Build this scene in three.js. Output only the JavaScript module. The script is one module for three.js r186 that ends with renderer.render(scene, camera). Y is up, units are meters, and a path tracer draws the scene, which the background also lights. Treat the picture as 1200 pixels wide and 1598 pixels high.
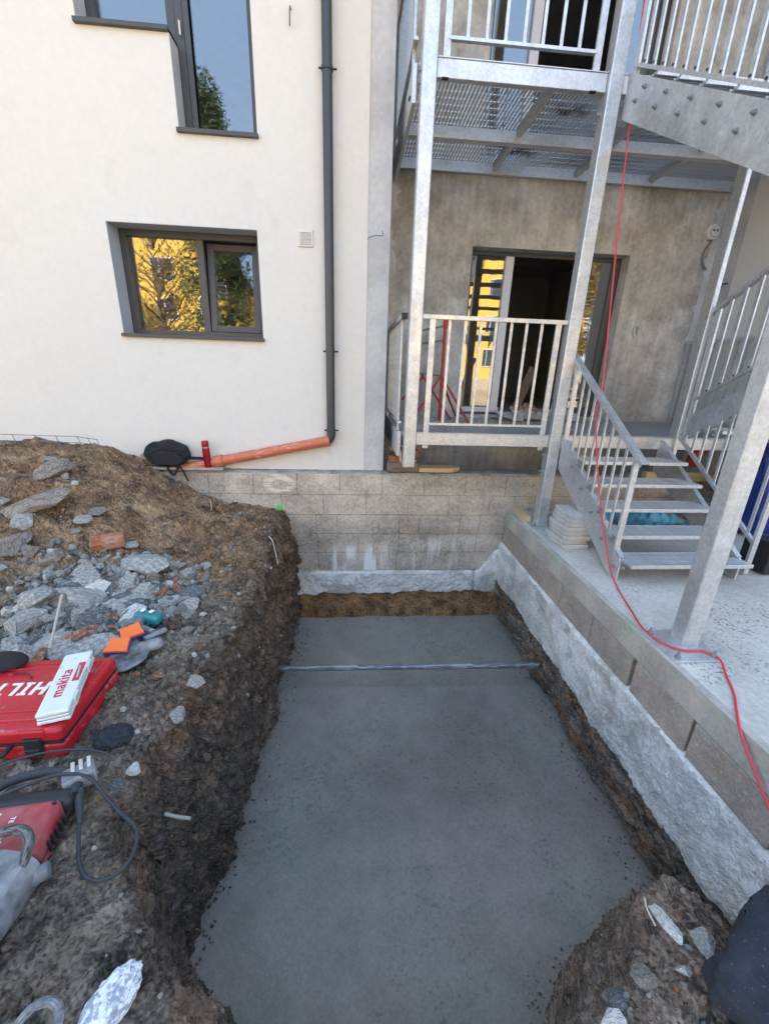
import * as THREE from 'three';
import { RoundedBoxGeometry } from 'three/addons/geometries/RoundedBoxGeometry.js';
import { ConvexGeometry } from 'three/addons/geometries/ConvexGeometry.js';
import { TextGeometry } from 'three/addons/geometries/TextGeometry.js';
import { FontLoader } from 'three/addons/loaders/FontLoader.js';
import { ImprovedNoise } from 'three/addons/math/ImprovedNoise.js';
import { mergeGeometries, mergeVertices, toCreasedNormals } from 'three/addons/utils/BufferGeometryUtils.js';

// ---------------------------------------------------------------- camera, sky, sun, exposure
const scene = new THREE.Scene();
const camera = new THREE.PerspectiveCamera(102.47, 768 / 1024, 0.05, 600);
camera.position.set(0, 1.184, 4.7);
camera.rotation.set(-0.336108, -0.0856358, 0.0339707, 'YXZ');
const SUN = new THREE.Vector3(-0.42, 0.62, -0.66).normalize();
{
  const W = 512, Hh = 256, d = new Float32Array(W * Hh * 4);
  for (let j = 0; j < Hh; j++) for (let i = 0; i < W; i++) {
    const el = ((j + 0.5) / Hh - 0.5) * Math.PI, az = ((i + 0.5) / W - 0.5) * Math.PI * 2;
    const v = new THREE.Vector3(Math.cos(el) * Math.cos(az), Math.sin(el), Math.cos(el) * Math.sin(az));
    const s = Math.max(0, v.y), g = Math.pow(1 - s, 5), c = Math.max(0, v.dot(SUN));
    const m = 0.10 * Math.pow(c, 4) + 0.25 * Math.pow(c, 40);
    const k = 4 * (j * W + i);
    d[k] = 0.195 + 0.37 * g + m; d[k + 1] = 0.295 + 0.33 * g + m * 0.95; d[k + 2] = 0.45 + 0.24 * g + m * 0.85; d[k + 3] = 1;
    if (v.y < 0) { d[k] = 0.2; d[k + 1] = 0.19; d[k + 2] = 0.17; }
  }
  const t = new THREE.DataTexture(d, W, Hh, THREE.RGBAFormat, THREE.FloatType);
  t.mapping = THREE.EquirectangularReflectionMapping; t.minFilter = t.magFilter = THREE.LinearFilter; t.needsUpdate = true;
  scene.background = t; scene.environment = t;
}
const sun = new THREE.DirectionalLight(0xffecd4, 5);
sun.position.copy(SUN).multiplyScalar(80); sun.target.position.set(0, 0, 10); scene.add(sun, sun.target);
sun.castShadow = true; sun.shadow.mapSize.set(4096, 4096);
Object.assign(sun.shadow.camera, { left: -45, right: 45, top: 45, bottom: -45, near: 1, far: 200 });
const renderer = new THREE.WebGLRenderer({ antialias: true });
renderer.shadowMap.enabled = true;
renderer.toneMapping = THREE.LinearToneMapping;
renderer.toneMappingExposure = 5.8;

// ---------------------------------------------------------------- helpers
let seed = 1234567;
const rnd = () => { seed = (seed + 0x6D2B79F5) | 0; let t = Math.imul(seed ^ (seed >>> 15), 1 | seed); t = (t + Math.imul(t ^ (t >>> 7), 61 | t)) ^ t; return ((t ^ (t >>> 14)) >>> 0) / 4294967296; };
const rr = (a, b) => a + (b - a) * rnd();
const V = (x, y, z) => new THREE.Vector3(x, y, z);
const lerp = (a, b, t) => a + (b - a) * t, clamp = (x, a = 0, b = 1) => Math.min(b, Math.max(a, x));
const smooth = (a, b, x) => { const t = clamp((x - a) / (b - a)); return t * t * (3 - 2 * t); };
const IN = new ImprovedNoise();
const noise = (x, y, z) => IN.noise(x + 100.3, y + 57.7, z + 13.1);
const fbm = (x, y, z, o = 4) => { let a = 0.5, s = 0; for (let i = 0; i < o; i++) { s += a * noise(x, y, z); x = x * 2.03 + 3.1; y = y * 2.03 + 1.7; z = z * 2.03 + 5.3; a *= 0.5; } return s; };
const taken = {};
const numbered = (n) => { const k = taken[n] = (taken[n] ?? -1) + 1; return k ? `${n}_${String(k).padStart(3, '0')}` : n; };
function tag(o, label, category, group, kind) { o.userData.label = label; o.userData.category = category; if (group) o.userData.group = group; if (kind) o.userData.kind = kind; return o; }
function thing(name, label, category, pos = [0, 0, 0], turn = 0, group) {
  const g = new THREE.Group(); g.name = numbered(name); g.position.set(...pos); g.rotation.y = turn; scene.add(g);
  return tag(g, label, category, group);
}
function put(parent, name, geo, mat) {
  const m = new THREE.Mesh(geo, mat); m.name = parent === scene ? numbered(name) : name; m.castShadow = m.receiveShadow = true; parent.add(m); return m;
}
const grp = (parent, name) => { const g = new THREE.Group(); g.name = name; parent.add(g); return g; };
function struct(name, geo, mat, label) { const m = put(scene, name, geo, mat); m.userData.kind = 'structure'; m.userData.label = label; m.userData.category = 'setting'; return m; }
function uvm(geo) { // uv in metres by dominant face direction
  const g = geo.index ? geo.toNonIndexed() : geo, p = g.attributes.position, n = p.count, uv = new Float32Array(n * 2);
  const a = V(), b = V(), c = V(), e = V();
  for (let i = 0; i < n; i += 3) {
    a.fromBufferAttribute(p, i); b.fromBufferAttribute(p, i + 1); c.fromBufferAttribute(p, i + 2);
    e.subVectors(b, a).cross(c.clone().sub(a)); const x = Math.abs(e.x), y = Math.abs(e.y), z = Math.abs(e.z);
    for (let k = 0; k < 3; k++) {
      const v = [a, b, c][k], q = 2 * (i + k);
      if (y >= x && y >= z) { uv[q] = v.x; uv[q + 1] = v.z; } else if (x >= z) { uv[q] = v.z; uv[q + 1] = v.y; } else { uv[q] = v.x; uv[q + 1] = v.y; }
    }
  }
  g.setAttribute('uv', new THREE.BufferAttribute(uv, 2)); return g;
}
const box = (x0, x1, y0, y1, z0, z1) => uvm(new THREE.BoxGeometry(x1 - x0, y1 - y0, z1 - z0).translate((x0 + x1) / 2, (y0 + y1) / 2, (z0 + z1) / 2));
const rbox = (x0, x1, y0, y1, z0, z1, r = 0.006) => uvm(new RoundedBoxGeometry(x1 - x0, y1 - y0, z1 - z0, 2, r).translate((x0 + x1) / 2, (y0 + y1) / 2, (z0 + z1) / 2));
const join = (l) => mergeGeometries(l.map((g) => { const h = g.index ? g.toNonIndexed() : g; for (const k of Object.keys(h.attributes)) if (!['position', 'normal', 'uv'].includes(k)) h.deleteAttribute(k); return h; }));
function bar(p, q, w, h, up = V(0, 1, 0)) { // box from p to q: w across, h along up
  const d = V().subVectors(q, p), l = d.length(); d.normalize(); const s = V().crossVectors(up, d).normalize(), u = V().crossVectors(d, s);
  const g = uvm(new THREE.BoxGeometry(w, h, l)); g.applyMatrix4(new THREE.Matrix4().makeBasis(s, u, d).setPosition(V().addVectors(p, q).multiplyScalar(0.5))); return g;
}
const tube = (pts, r, n = 60, k = 8) => new THREE.TubeGeometry(new THREE.CatmullRomCurve3(pts.map((p) => V(...p)), false, 'centripetal'), n, r, k);
const cyl = (p, q, r, k = 12, r2 = r) => { const d = V().subVectors(q, p), l = d.length(); const g = new THREE.CylinderGeometry(r2, r, l, k); g.applyQuaternion(new THREE.Quaternion().setFromUnitVectors(V(0, 1, 0), d.normalize())); const m = V().addVectors(p, q).multiplyScalar(0.5); return g.translate(m.x, m.y, m.z); };
function sheetYZ(pts, x0, x1) { // polygon of [z, y] pushed along x
  const s = new THREE.Shape(pts.map(([z, y]) => new THREE.Vector2(-z, y)));
  return uvm(new THREE.ExtrudeGeometry(s, { depth: x1 - x0, bevelEnabled: false }).rotateY(Math.PI / 2).translate(x0, 0, 0));
}
function warp(geo, f) { const p = geo.attributes.position, v = V(); for (let i = 0; i < p.count; i++) { v.fromBufferAttribute(p, i); f(v, i); p.setXYZ(i, v.x, v.y, v.z); } p.needsUpdate = true; geo.computeVertexNormals(); return geo; }

// ---------------------------------------------------------------- textures (tileable noise)
const hash = (x, y, s) => { let h = Math.imul(x, 374761393) + Math.imul(y, 668265263) + Math.imul(s, 1274126177); h = Math.imul(h ^ (h >>> 13), 1274126177); return ((h ^ (h >>> 16)) >>> 0) / 4294967296; };
function vn(u, v, p, s) { const x = u * p, y = v * p, i = Math.floor(x), j = Math.floor(y), fx = x - i, fy = y - j, a = fx * fx * (3 - 2 * fx), b = fy * fy * (3 - 2 * fy), i0 = ((i % p) + p) % p, j0 = ((j % p) + p) % p, i1 = (i0 + 1) % p, j1 = (j0 + 1) % p; return lerp(lerp(hash(i0, j0, s), hash(i1, j0, s), a), lerp(hash(i0, j1, s), hash(i1, j1, s), a), b); }
const vn2 = (u, v, px, py, s) => { const x = u * px, y = v * py, i = Math.floor(x), j = Math.floor(y), a = smooth(0, 1, x - i), b = smooth(0, 1, y - j), i0 = ((i % px) + px) % px, j0 = ((j % py) + py) % py, i1 = (i0 + 1) % px, j1 = (j0 + 1) % py; return lerp(lerp(hash(i0, j0, s), hash(i1, j0, s), a), lerp(hash(i0, j1, s), hash(i1, j1, s), a), b); };
const fn = (u, v, p, s, o = 4) => { let a = 0.5, t = 0, n = 0; for (let i = 0; i < o; i++) { t += a * vn(u, v, p, s + i); n += a; p *= 2; a *= 0.5; } return t / n; };
const enc = (x) => Math.round(255 * (x <= 0.0031308 ? 12.92 * x : 1.055 * Math.pow(clamp(x), 1 / 2.4) - 0.055));
function tex(n, size, f, m = n) { // f(u, v) gives linear colour, or a number
  const d = new Uint8Array(n * m * 4); let num = false;
  for (let j = 0; j < m; j++) for (let i = 0; i < n; i++) { const c = f(i / n, j / m), k = 4 * (j * n + i); if (typeof c === 'number') { num = true; d[k] = d[k + 1] = d[k + 2] = Math.round(255 * clamp(c)); } else { d[k] = enc(c[0]); d[k + 1] = enc(c[1]); d[k + 2] = enc(c[2]); } d[k + 3] = 255; }
  const t = new THREE.DataTexture(d, n, m); t.wrapS = t.wrapT = THREE.RepeatWrapping; t.magFilter = THREE.LinearFilter; t.minFilter = THREE.LinearMipmapLinearFilter; t.generateMipmaps = true;
  if (!num) t.colorSpace = THREE.SRGBColorSpace; t.repeat.set(1 / size, 1 / size); t.needsUpdate = true; return t;
}
const mulc = (c, k) => [c[0] * k, c[1] * k, c[2] * k], mix = (a, b, t) => [lerp(a[0], b[0], t), lerp(a[1], b[1], t), lerp(a[2], b[2], t)];
const grainy = (size, c, amp, p = 6, s = 1, o = 6, n = 512) => tex(n, size, (u, v) => mulc(c, 1 + amp * 2 * (fn(u, v, p, s, o) - 0.5)));
const bumpy = (size, p = 8, s = 7, o = 5, n = 512) => tex(n, size, (u, v) => fn(u, v, p, s, o));
const std = (o) => new THREE.MeshStandardMaterial(o);

const T = {
  fine: bumpy(0.5, 32, 3, 4), mid: bumpy(1, 12, 11, 6), coarse: bumpy(0.6, 5, 23, 7),
};
const M = {};
M.plaster = std({ map: tex(1024, 6, (u, v) => { const a = fn(u, v, 5, 41, 4), b = fn(u, v, 160, 43, 2), st = smooth(0.72, 0.8, fn(u, v, 24, 44, 3)) * 0.03; return mulc([0.655, 0.638, 0.60], 1 + 0.05 * (a - 0.5) + 0.05 * (b - 0.5) - st); }), bumpMap: bumpy(0.35, 60, 5, 2), bumpScale: 0.0022, roughness: 0.95 });
M.reveal = std({ map: grainy(2, [0.42, 0.44, 0.46], 0.06, 8, 51), roughness: 0.9 });
M.render = std({ map: tex(1024, 3.1, (u, v) => { const a = fn(u, v, 4, 61, 5), b = fn(u, v, 16, 65, 5), c = fn(u, v, 90, 69, 3), st = vn2(u, v, 60, 5, 71) * 0.6 + vn2(u, v, 130, 9, 72) * 0.4, sp = smooth(0.56, 0.7, fn(u, v, 7, 73, 5)), tw = smooth(0.62, 0.7, fn(u, v, 26, 75, 3)); let k = mix([0.33, 0.308, 0.27], [0.465, 0.445, 0.41], clamp(a * 1.8 - 0.4)); k = mix(k, [0.56, 0.545, 0.52], 0.4 * sp); return mulc(k, 1 + 0.5 * (b - 0.5) + 0.4 * (c - 0.5) + 0.35 * (st - 0.5) + 0.1 * tw); }), bumpMap: bumpy(1.2, 10, 77, 6), bumpScale: 0.006, roughness: 0.95 });
M.basecoat = std({ map: tex(512, 1.3, (u, v) => { const a = fn(u, v, 5, 81, 6), b = fn(u, v, 40, 85, 3); return mulc(mix([0.36, 0.36, 0.37], [0.58, 0.58, 0.585], a), 1 + 0.2 * (b - 0.5)); }), bumpMap: T.mid, bumpScale: 0.003, roughness: 0.93 });
M.galv = std({ map: tex(512, 0.9, (u, v) => { const i = fn(u, v, 60, 91, 2), b = fn(u, v, 9, 95, 4), st = fn(u * 1, v * 1, 22, 97, 3); return mulc([0.66, 0.675, 0.69], 0.84 + 0.27 * (i - 0.5) + 0.16 * (b - 0.5) + 0.14 * (st - 0.5)); }), roughnessMap: tex(256, 0.7, (u, v) => 0.45 + 0.4 * fn(u, v, 10, 99, 4)), roughness: 0.72, metalness: 0.7, bumpMap: T.fine, bumpScale: 0.0004 });
M.galvDark = std({ map: grainy(0.5, [0.30, 0.31, 0.32], 0.35, 9, 103), roughness: 0.6, metalness: 0.6 });
M.cap = std({ color: new THREE.Color().setRGB(0.015, 0.015, 0.016), roughness: 0.6 });
M.frame = std({ map: grainy(0.6, [0.062, 0.062, 0.066], 0.08, 30, 107), roughness: 0.42, metalness: 0.1 });
M.whiteFrame = std({ map: grainy(0.6, [0.56, 0.56, 0.585], 0.05, 30, 109), roughness: 0.4 });
M.pane = new THREE.MeshPhysicalMaterial({ color: 0xffffff, transmission: 1, roughness: 0, ior: 2.05, thickness: 0, bumpMap: bumpy(1, 3, 655, 2, 256), bumpScale: 0.0012 });
M.pipe = std({ map: grainy(0.5, [0.05, 0.055, 0.062], 0.12, 12, 111), roughness: 0.35, metalness: 0.3 });
M.orange = std({ map: tex(256, 0.7, (u, v) => { const s = smooth(0.62, 0.75, fn(u, v, 12, 113, 4)); return mix([0.52, 0.145, 0.075], [0.62, 0.46, 0.38], 0.55 * s); }), roughness: 0.5 });
M.slab = std({ map: tex(1536, 3.6, (u, v) => { const a = fn(u, v, 3, 121, 5), b = fn(u, v, 30, 125, 5), f = fn(u, v, 330, 128, 2), q = fn(u, v, 7, 131, 4), pits = smooth(0.70, 0.78, fn(u, v, 190, 129, 2)) * smooth(0.40, 0.62, q), dots = smooth(0.73, 0.77, fn(u, v, 70, 133, 2)) * smooth(0.5, 0.7, q); let k = mix([0.15, 0.133, 0.116], [0.30, 0.265, 0.228], clamp(a * 1.9 - 0.45)); k = mix(k, [0.235, 0.235, 0.195], 0.55 * smooth(0.45, 0.62, fn(u, v, 4, 139, 4))); k = mix(k, [0.26, 0.21, 0.19], 0.5 * smooth(0.5, 0.66, fn(u, v, 5, 145, 4))); return mulc(k, (1 + 0.3 * (b - 0.5) + 0.35 * (f - 0.5)) * (1 - 0.3 * pits) * (1 - 0.12 * dots)); }), bumpMap: tex(1024, 1.8, (u, v) => 0.6 * fn(u, v, 12, 141, 5) + 0.4 * fn(u, v, 90, 147, 3)), bumpScale: 0.004, roughnessMap: tex(256, 3.6, (u, v) => 0.34 + 0.55 * fn(u, v, 4, 143, 5)), roughness: 1 });
M.pad = std({ map: tex(1024, 2.3, (u, v) => { const a = fn(u, v, 5, 151, 5), b = fn(u, v, 120, 155, 3), d = smooth(0.64, 0.72, fn(u, v, 170, 159, 2)) * smooth(0.38, 0.60, fn(u, v, 4, 163, 4)); let k = mulc([0.68, 0.635, 0.575], 0.82 + 0.45 * (a - 0.5) + 0.3 * (b - 0.5)); return mix(k, [0.16, 0.13, 0.10], 0.75 * d); }), bumpMap: T.mid, bumpScale: 0.004, roughness: 0.95 });
M.padEdge = std({ map: tex(512, 1.1, (u, v) => { const a = fn(u, v, 4, 171, 6), b = fn(u, v, 60, 175, 3), g = smooth(0.5, 0.7, fn(u, v, 5, 177, 4)); return mulc(mix([0.47, 0.43, 0.375], [0.43, 0.435, 0.34], g), 0.87 + 0.5 * (a - 0.5) + 0.3 * (b - 0.5)); }), bumpMap: T.mid, bumpScale: 0.004, roughness: 0.95 });
M.plinthBlock = [0, 1, 2].map((i) => std({ map: tex(256, 0.5, (u, v) => { const a = fn(u, v, 5, 181 + 9 * i, 5), b = fn(u, v, 64, 185 + i, 2), w = smooth(0.72, 0.78, fn(u * 1, v, 22, 187 + i, 3)); return mix(mulc([[0.43, 0.35, 0.285], [0.40, 0.335, 0.275], [0.455, 0.37, 0.30]][i], 0.8 + 0.5 * (a - 0.5) + 0.4 * (b - 0.5)), [0.5, 0.49, 0.46], 0.5 * w); }), bumpMap: T.fine, bumpScale: 0.003, roughness: 0.95 }));
M.footing = std({ map: tex(1024, 1.9, (u, v) => { const a = fn(u, v, 6, 191, 6), b = fn(u, v, 130, 195, 3), d = smooth(0.56, 0.72, fn(u, v, 14, 199, 5)); return mix(mulc([0.78, 0.755, 0.715], 0.80 + 0.7 * (a - 0.5) + 0.4 * (b - 0.5)), [0.30, 0.28, 0.25], 0.5 * d); }), bumpMap: tex(512, 0.7, (u, v) => 0.5 * fn(u, v, 20, 201, 6) + 0.5 * fn(u, v, 90, 205, 3)), bumpScale: 0.014, roughness: 0.96 });
M.earth = std({ vertexColors: true, map: tex(1024, 0.9, (u, v) => { const a = fn(u, v, 8, 211, 6), b = fn(u, v, 90, 215, 3), s = smooth(0.74, 0.82, fn(u, v, 70, 219, 2)); return mix(mulc([1, 0.98, 0.95], clamp(0.64 + 1.2 * (a - 0.5) + 1.3 * (b - 0.5), 0.12, 1)), [1, 0.98, 0.92], 0.7 * s); }), bumpMap: tex(1024, 0.9, (u, v) => 0.6 * fn(u, v, 9, 221, 6) + 0.4 * fn(u, v, 60, 225, 3)), bumpScale: 0.03, roughness: 0.97 });
const rockTex = (c, s) => std({ map: tex(256, 0.35, (u, v) => { const a = fn(u, v, 5, s, 6), b = fn(u, v, 50, s + 4, 2), d = smooth(0.6, 0.75, fn(u, v, 8, s + 8, 4)); return mix(mulc(c, 0.85 + 1.1 * (a - 0.5) + 0.8 * (b - 0.5)), [0.62, 0.61, 0.58], 0.38 * d); }), bumpMap: T.coarse, bumpScale: 0.02, roughness: 0.95 });
M.rock = [[0.335, 0.325, 0.30], [0.36, 0.345, 0.32], [0.62, 0.60, 0.56], [0.30, 0.13, 0.075], [0.24, 0.20, 0.165], [0.12, 0.125, 0.13]].map((c, i) => rockTex(c, 231 + 17 * i));
M.brick = std({ map: tex(256, 0.3, (u, v) => { const a = fn(u, v, 6, 311, 5), d = smooth(0.5, 0.7, fn(u, v, 5, 317, 5)); return mix(mulc([0.40, 0.135, 0.06], 0.8 + 0.7 * (a - 0.5)), [0.36, 0.30, 0.25], 0.6 * d); }), bumpMap: T.fine, bumpScale: 0.004, roughness: 0.92 });
const woodTex = (c, c2, s) => tex(512, 0.6, (u, v) => { const w = fn(u * 1, v, 4, s, 3), g = fn((v * 40 + w * 3) % 40 / 40, u * 0.2, 40, s + 3, 3); return mix(c, c2, clamp(g * 1.3 - 0.15)); });
M.wood = std({ map: woodTex([0.50, 0.34, 0.17], [0.66, 0.50, 0.29], 331), roughness: 0.8 });
M.woodGrey = std({ map: woodTex([0.30, 0.265, 0.225], [0.44, 0.40, 0.36], 341), roughness: 0.88 });
M.woodDark = std({ map: woodTex([0.14, 0.10, 0.075], [0.24, 0.18, 0.14], 351), roughness: 0.9 });
M.fabric = std({ map: tex(256, 0.25, (u, v) => mulc([0.013, 0.0135, 0.016], 0.7 + 0.8 * fn(u, v, 40, 361, 3))), bumpMap: bumpy(0.1, 40, 367, 2, 256), bumpScale: 0.001, roughness: 0.9 });
M.fabricDusty = std({ map: tex(512, 0.5, (u, v) => mix(mulc([0.012, 0.014, 0.022], 0.7 + 0.8 * fn(u, v, 40, 371, 3)), [0.35, 0.35, 0.35], 0.35 * smooth(0.80, 0.92, fn(u, v, 90, 375, 2)) + 0.05 * fn(u, v, 7, 377, 4))), bumpMap: bumpy(0.1, 40, 367, 2, 256), bumpScale: 0.001, roughness: 0.92 });
M.bottle = std({ color: new THREE.Color().setRGB(0.33, 0.012, 0.03), roughness: 0.3, metalness: 0.55 });
M.cable = std({ color: new THREE.Color().setRGB(0.62, 0.045, 0.065), roughness: 0.5 });
M.cord = std({ map: grainy(0.2, [0.035, 0.038, 0.042], 0.4, 12, 381), roughness: 0.7 });
M.caseRed = std({ map: tex(512, 0.7, (u, v) => mix(mulc([0.52, 0.014, 0.028], 0.9 + 0.3 * (fn(u, v, 8, 391, 4) - 0.5)), [0.45, 0.25, 0.24], 0.5 * smooth(0.66, 0.8, fn(u, v, 18, 395, 4)))), roughness: 0.42, bumpMap: T.fine, bumpScale: 0.0006 });
M.print = std({ color: new THREE.Color().setRGB(0.74, 0.74, 0.73), roughness: 0.6 });
M.printRed = std({ color: new THREE.Color().setRGB(0.55, 0.03, 0.05), roughness: 0.6 });
M.caseWhite = std({ map: tex(256, 0.5, (u, v) => mix([0.66, 0.70, 0.68], [0.38, 0.38, 0.35], 0.6 * smooth(0.6, 0.78, fn(u, v, 9, 401, 5)))), roughness: 0.45 });
M.black = std({ map: grainy(0.3, [0.02, 0.021, 0.024], 0.3, 12, 411), roughness: 0.55 });
M.dusty = std({ map: tex(256, 0.3, (u, v) => mix([0.10, 0.105, 0.115], [0.36, 0.37, 0.38], clamp(fn(u, v, 6, 421, 5) * 1.7 - 0.4))), bumpMap: T.fine, bumpScale: 0.002, roughness: 0.85, metalness: 0.1 });
M.handle = std({ map: tex(256, 0.25, (u, v) => mix([0.035, 0.037, 0.042], [0.24, 0.235, 0.225], clamp(fn(u, v, 7, 425, 5) * 1.8 - 0.6))), bumpMap: T.fine, bumpScale: 0.002, roughness: 0.85 });
M.redTool = std({ map: tex(256, 0.3, (u, v) => mix([0.36, 0.022, 0.035], [0.36, 0.24, 0.23], 0.5 * clamp(fn(u, v, 5, 431, 5) * 1.8 - 0.55))), roughness: 0.6 });
M.teal = std({ map: tex(256, 0.2, (u, v) => mix([0.012, 0.20, 0.21], [0.28, 0.33, 0.33], 0.6 * smooth(0.5, 0.75, fn(u, v, 7, 441, 5)))), roughness: 0.5 });
M.orangePad = std({ color: new THREE.Color().setRGB(0.83, 0.16, 0.035), roughness: 0.75 });
M.purple = std({ color: new THREE.Color().setRGB(0.09, 0.035, 0.22), roughness: 0.8 });
M.steelPipe = std({ map: tex(256, 0.4, (u, v) => mix([0.15, 0.155, 0.16], [0.50, 0.49, 0.47], smooth(0.46, 0.72, fn(u, v, 14, 451, 4)))), roughness: 0.6, metalness: 0.3 });
M.redPaint = std({ map: grainy(0.3, [0.36, 0.028, 0.03], 0.35, 9, 461), roughness: 0.55 });
M.rag = std({ map: tex(256, 0.6, (u, v) => mulc([0.44, 0.43, 0.415], 0.75 + 0.7 * (fn(u, v, 7, 471, 5) - 0.5))), roughness: 0.95 });
M.ragBrown = std({ map: grainy(0.5, [0.22, 0.15, 0.11], 0.5, 7, 475), roughness: 0.95 });
M.bluePlastic = std({ map: grainy(0.5, [0.012, 0.03, 0.20], 0.4, 6, 481), roughness: 0.35 });
M.tarp = std({ map: grainy(0.5, [0.10, 0.34, 0.46], 0.4, 6, 485), roughness: 0.4 });
M.paver = std({ map: grainy(0.5, [0.46, 0.44, 0.41], 0.4, 8, 491), bumpMap: T.fine, bumpScale: 0.003, roughness: 0.95 });
M.ivory = std({ color: new THREE.Color().setRGB(0.62, 0.60, 0.54), roughness: 0.45 });
M.wire = std({ map: grainy(0.3, [0.20, 0.20, 0.22], 0.3, 9, 495), roughness: 0.6, metalness: 0.5 });
M.root = std({ map: grainy(0.2, [0.42, 0.38, 0.31], 0.5, 9, 501), roughness: 0.9 });
M.interior = std({ map: grainy(2, [0.30, 0.29, 0.27], 0.2, 6, 505), roughness: 0.95 });
M.roof = std({ map: grainy(1, [0.12, 0.115, 0.11], 0.3, 9, 511), roughness: 0.9 });
M.white = std({ map: tex(256, 0.16, (u, v) => mix([0.30, 0.32, 0.38], [0.74, 0.755, 0.78], smooth(0.34, 0.60, fn(u, v, 14, 515, 5)))), bumpMap: T.coarse, bumpScale: 0.015, roughness: 0.9 });

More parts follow.
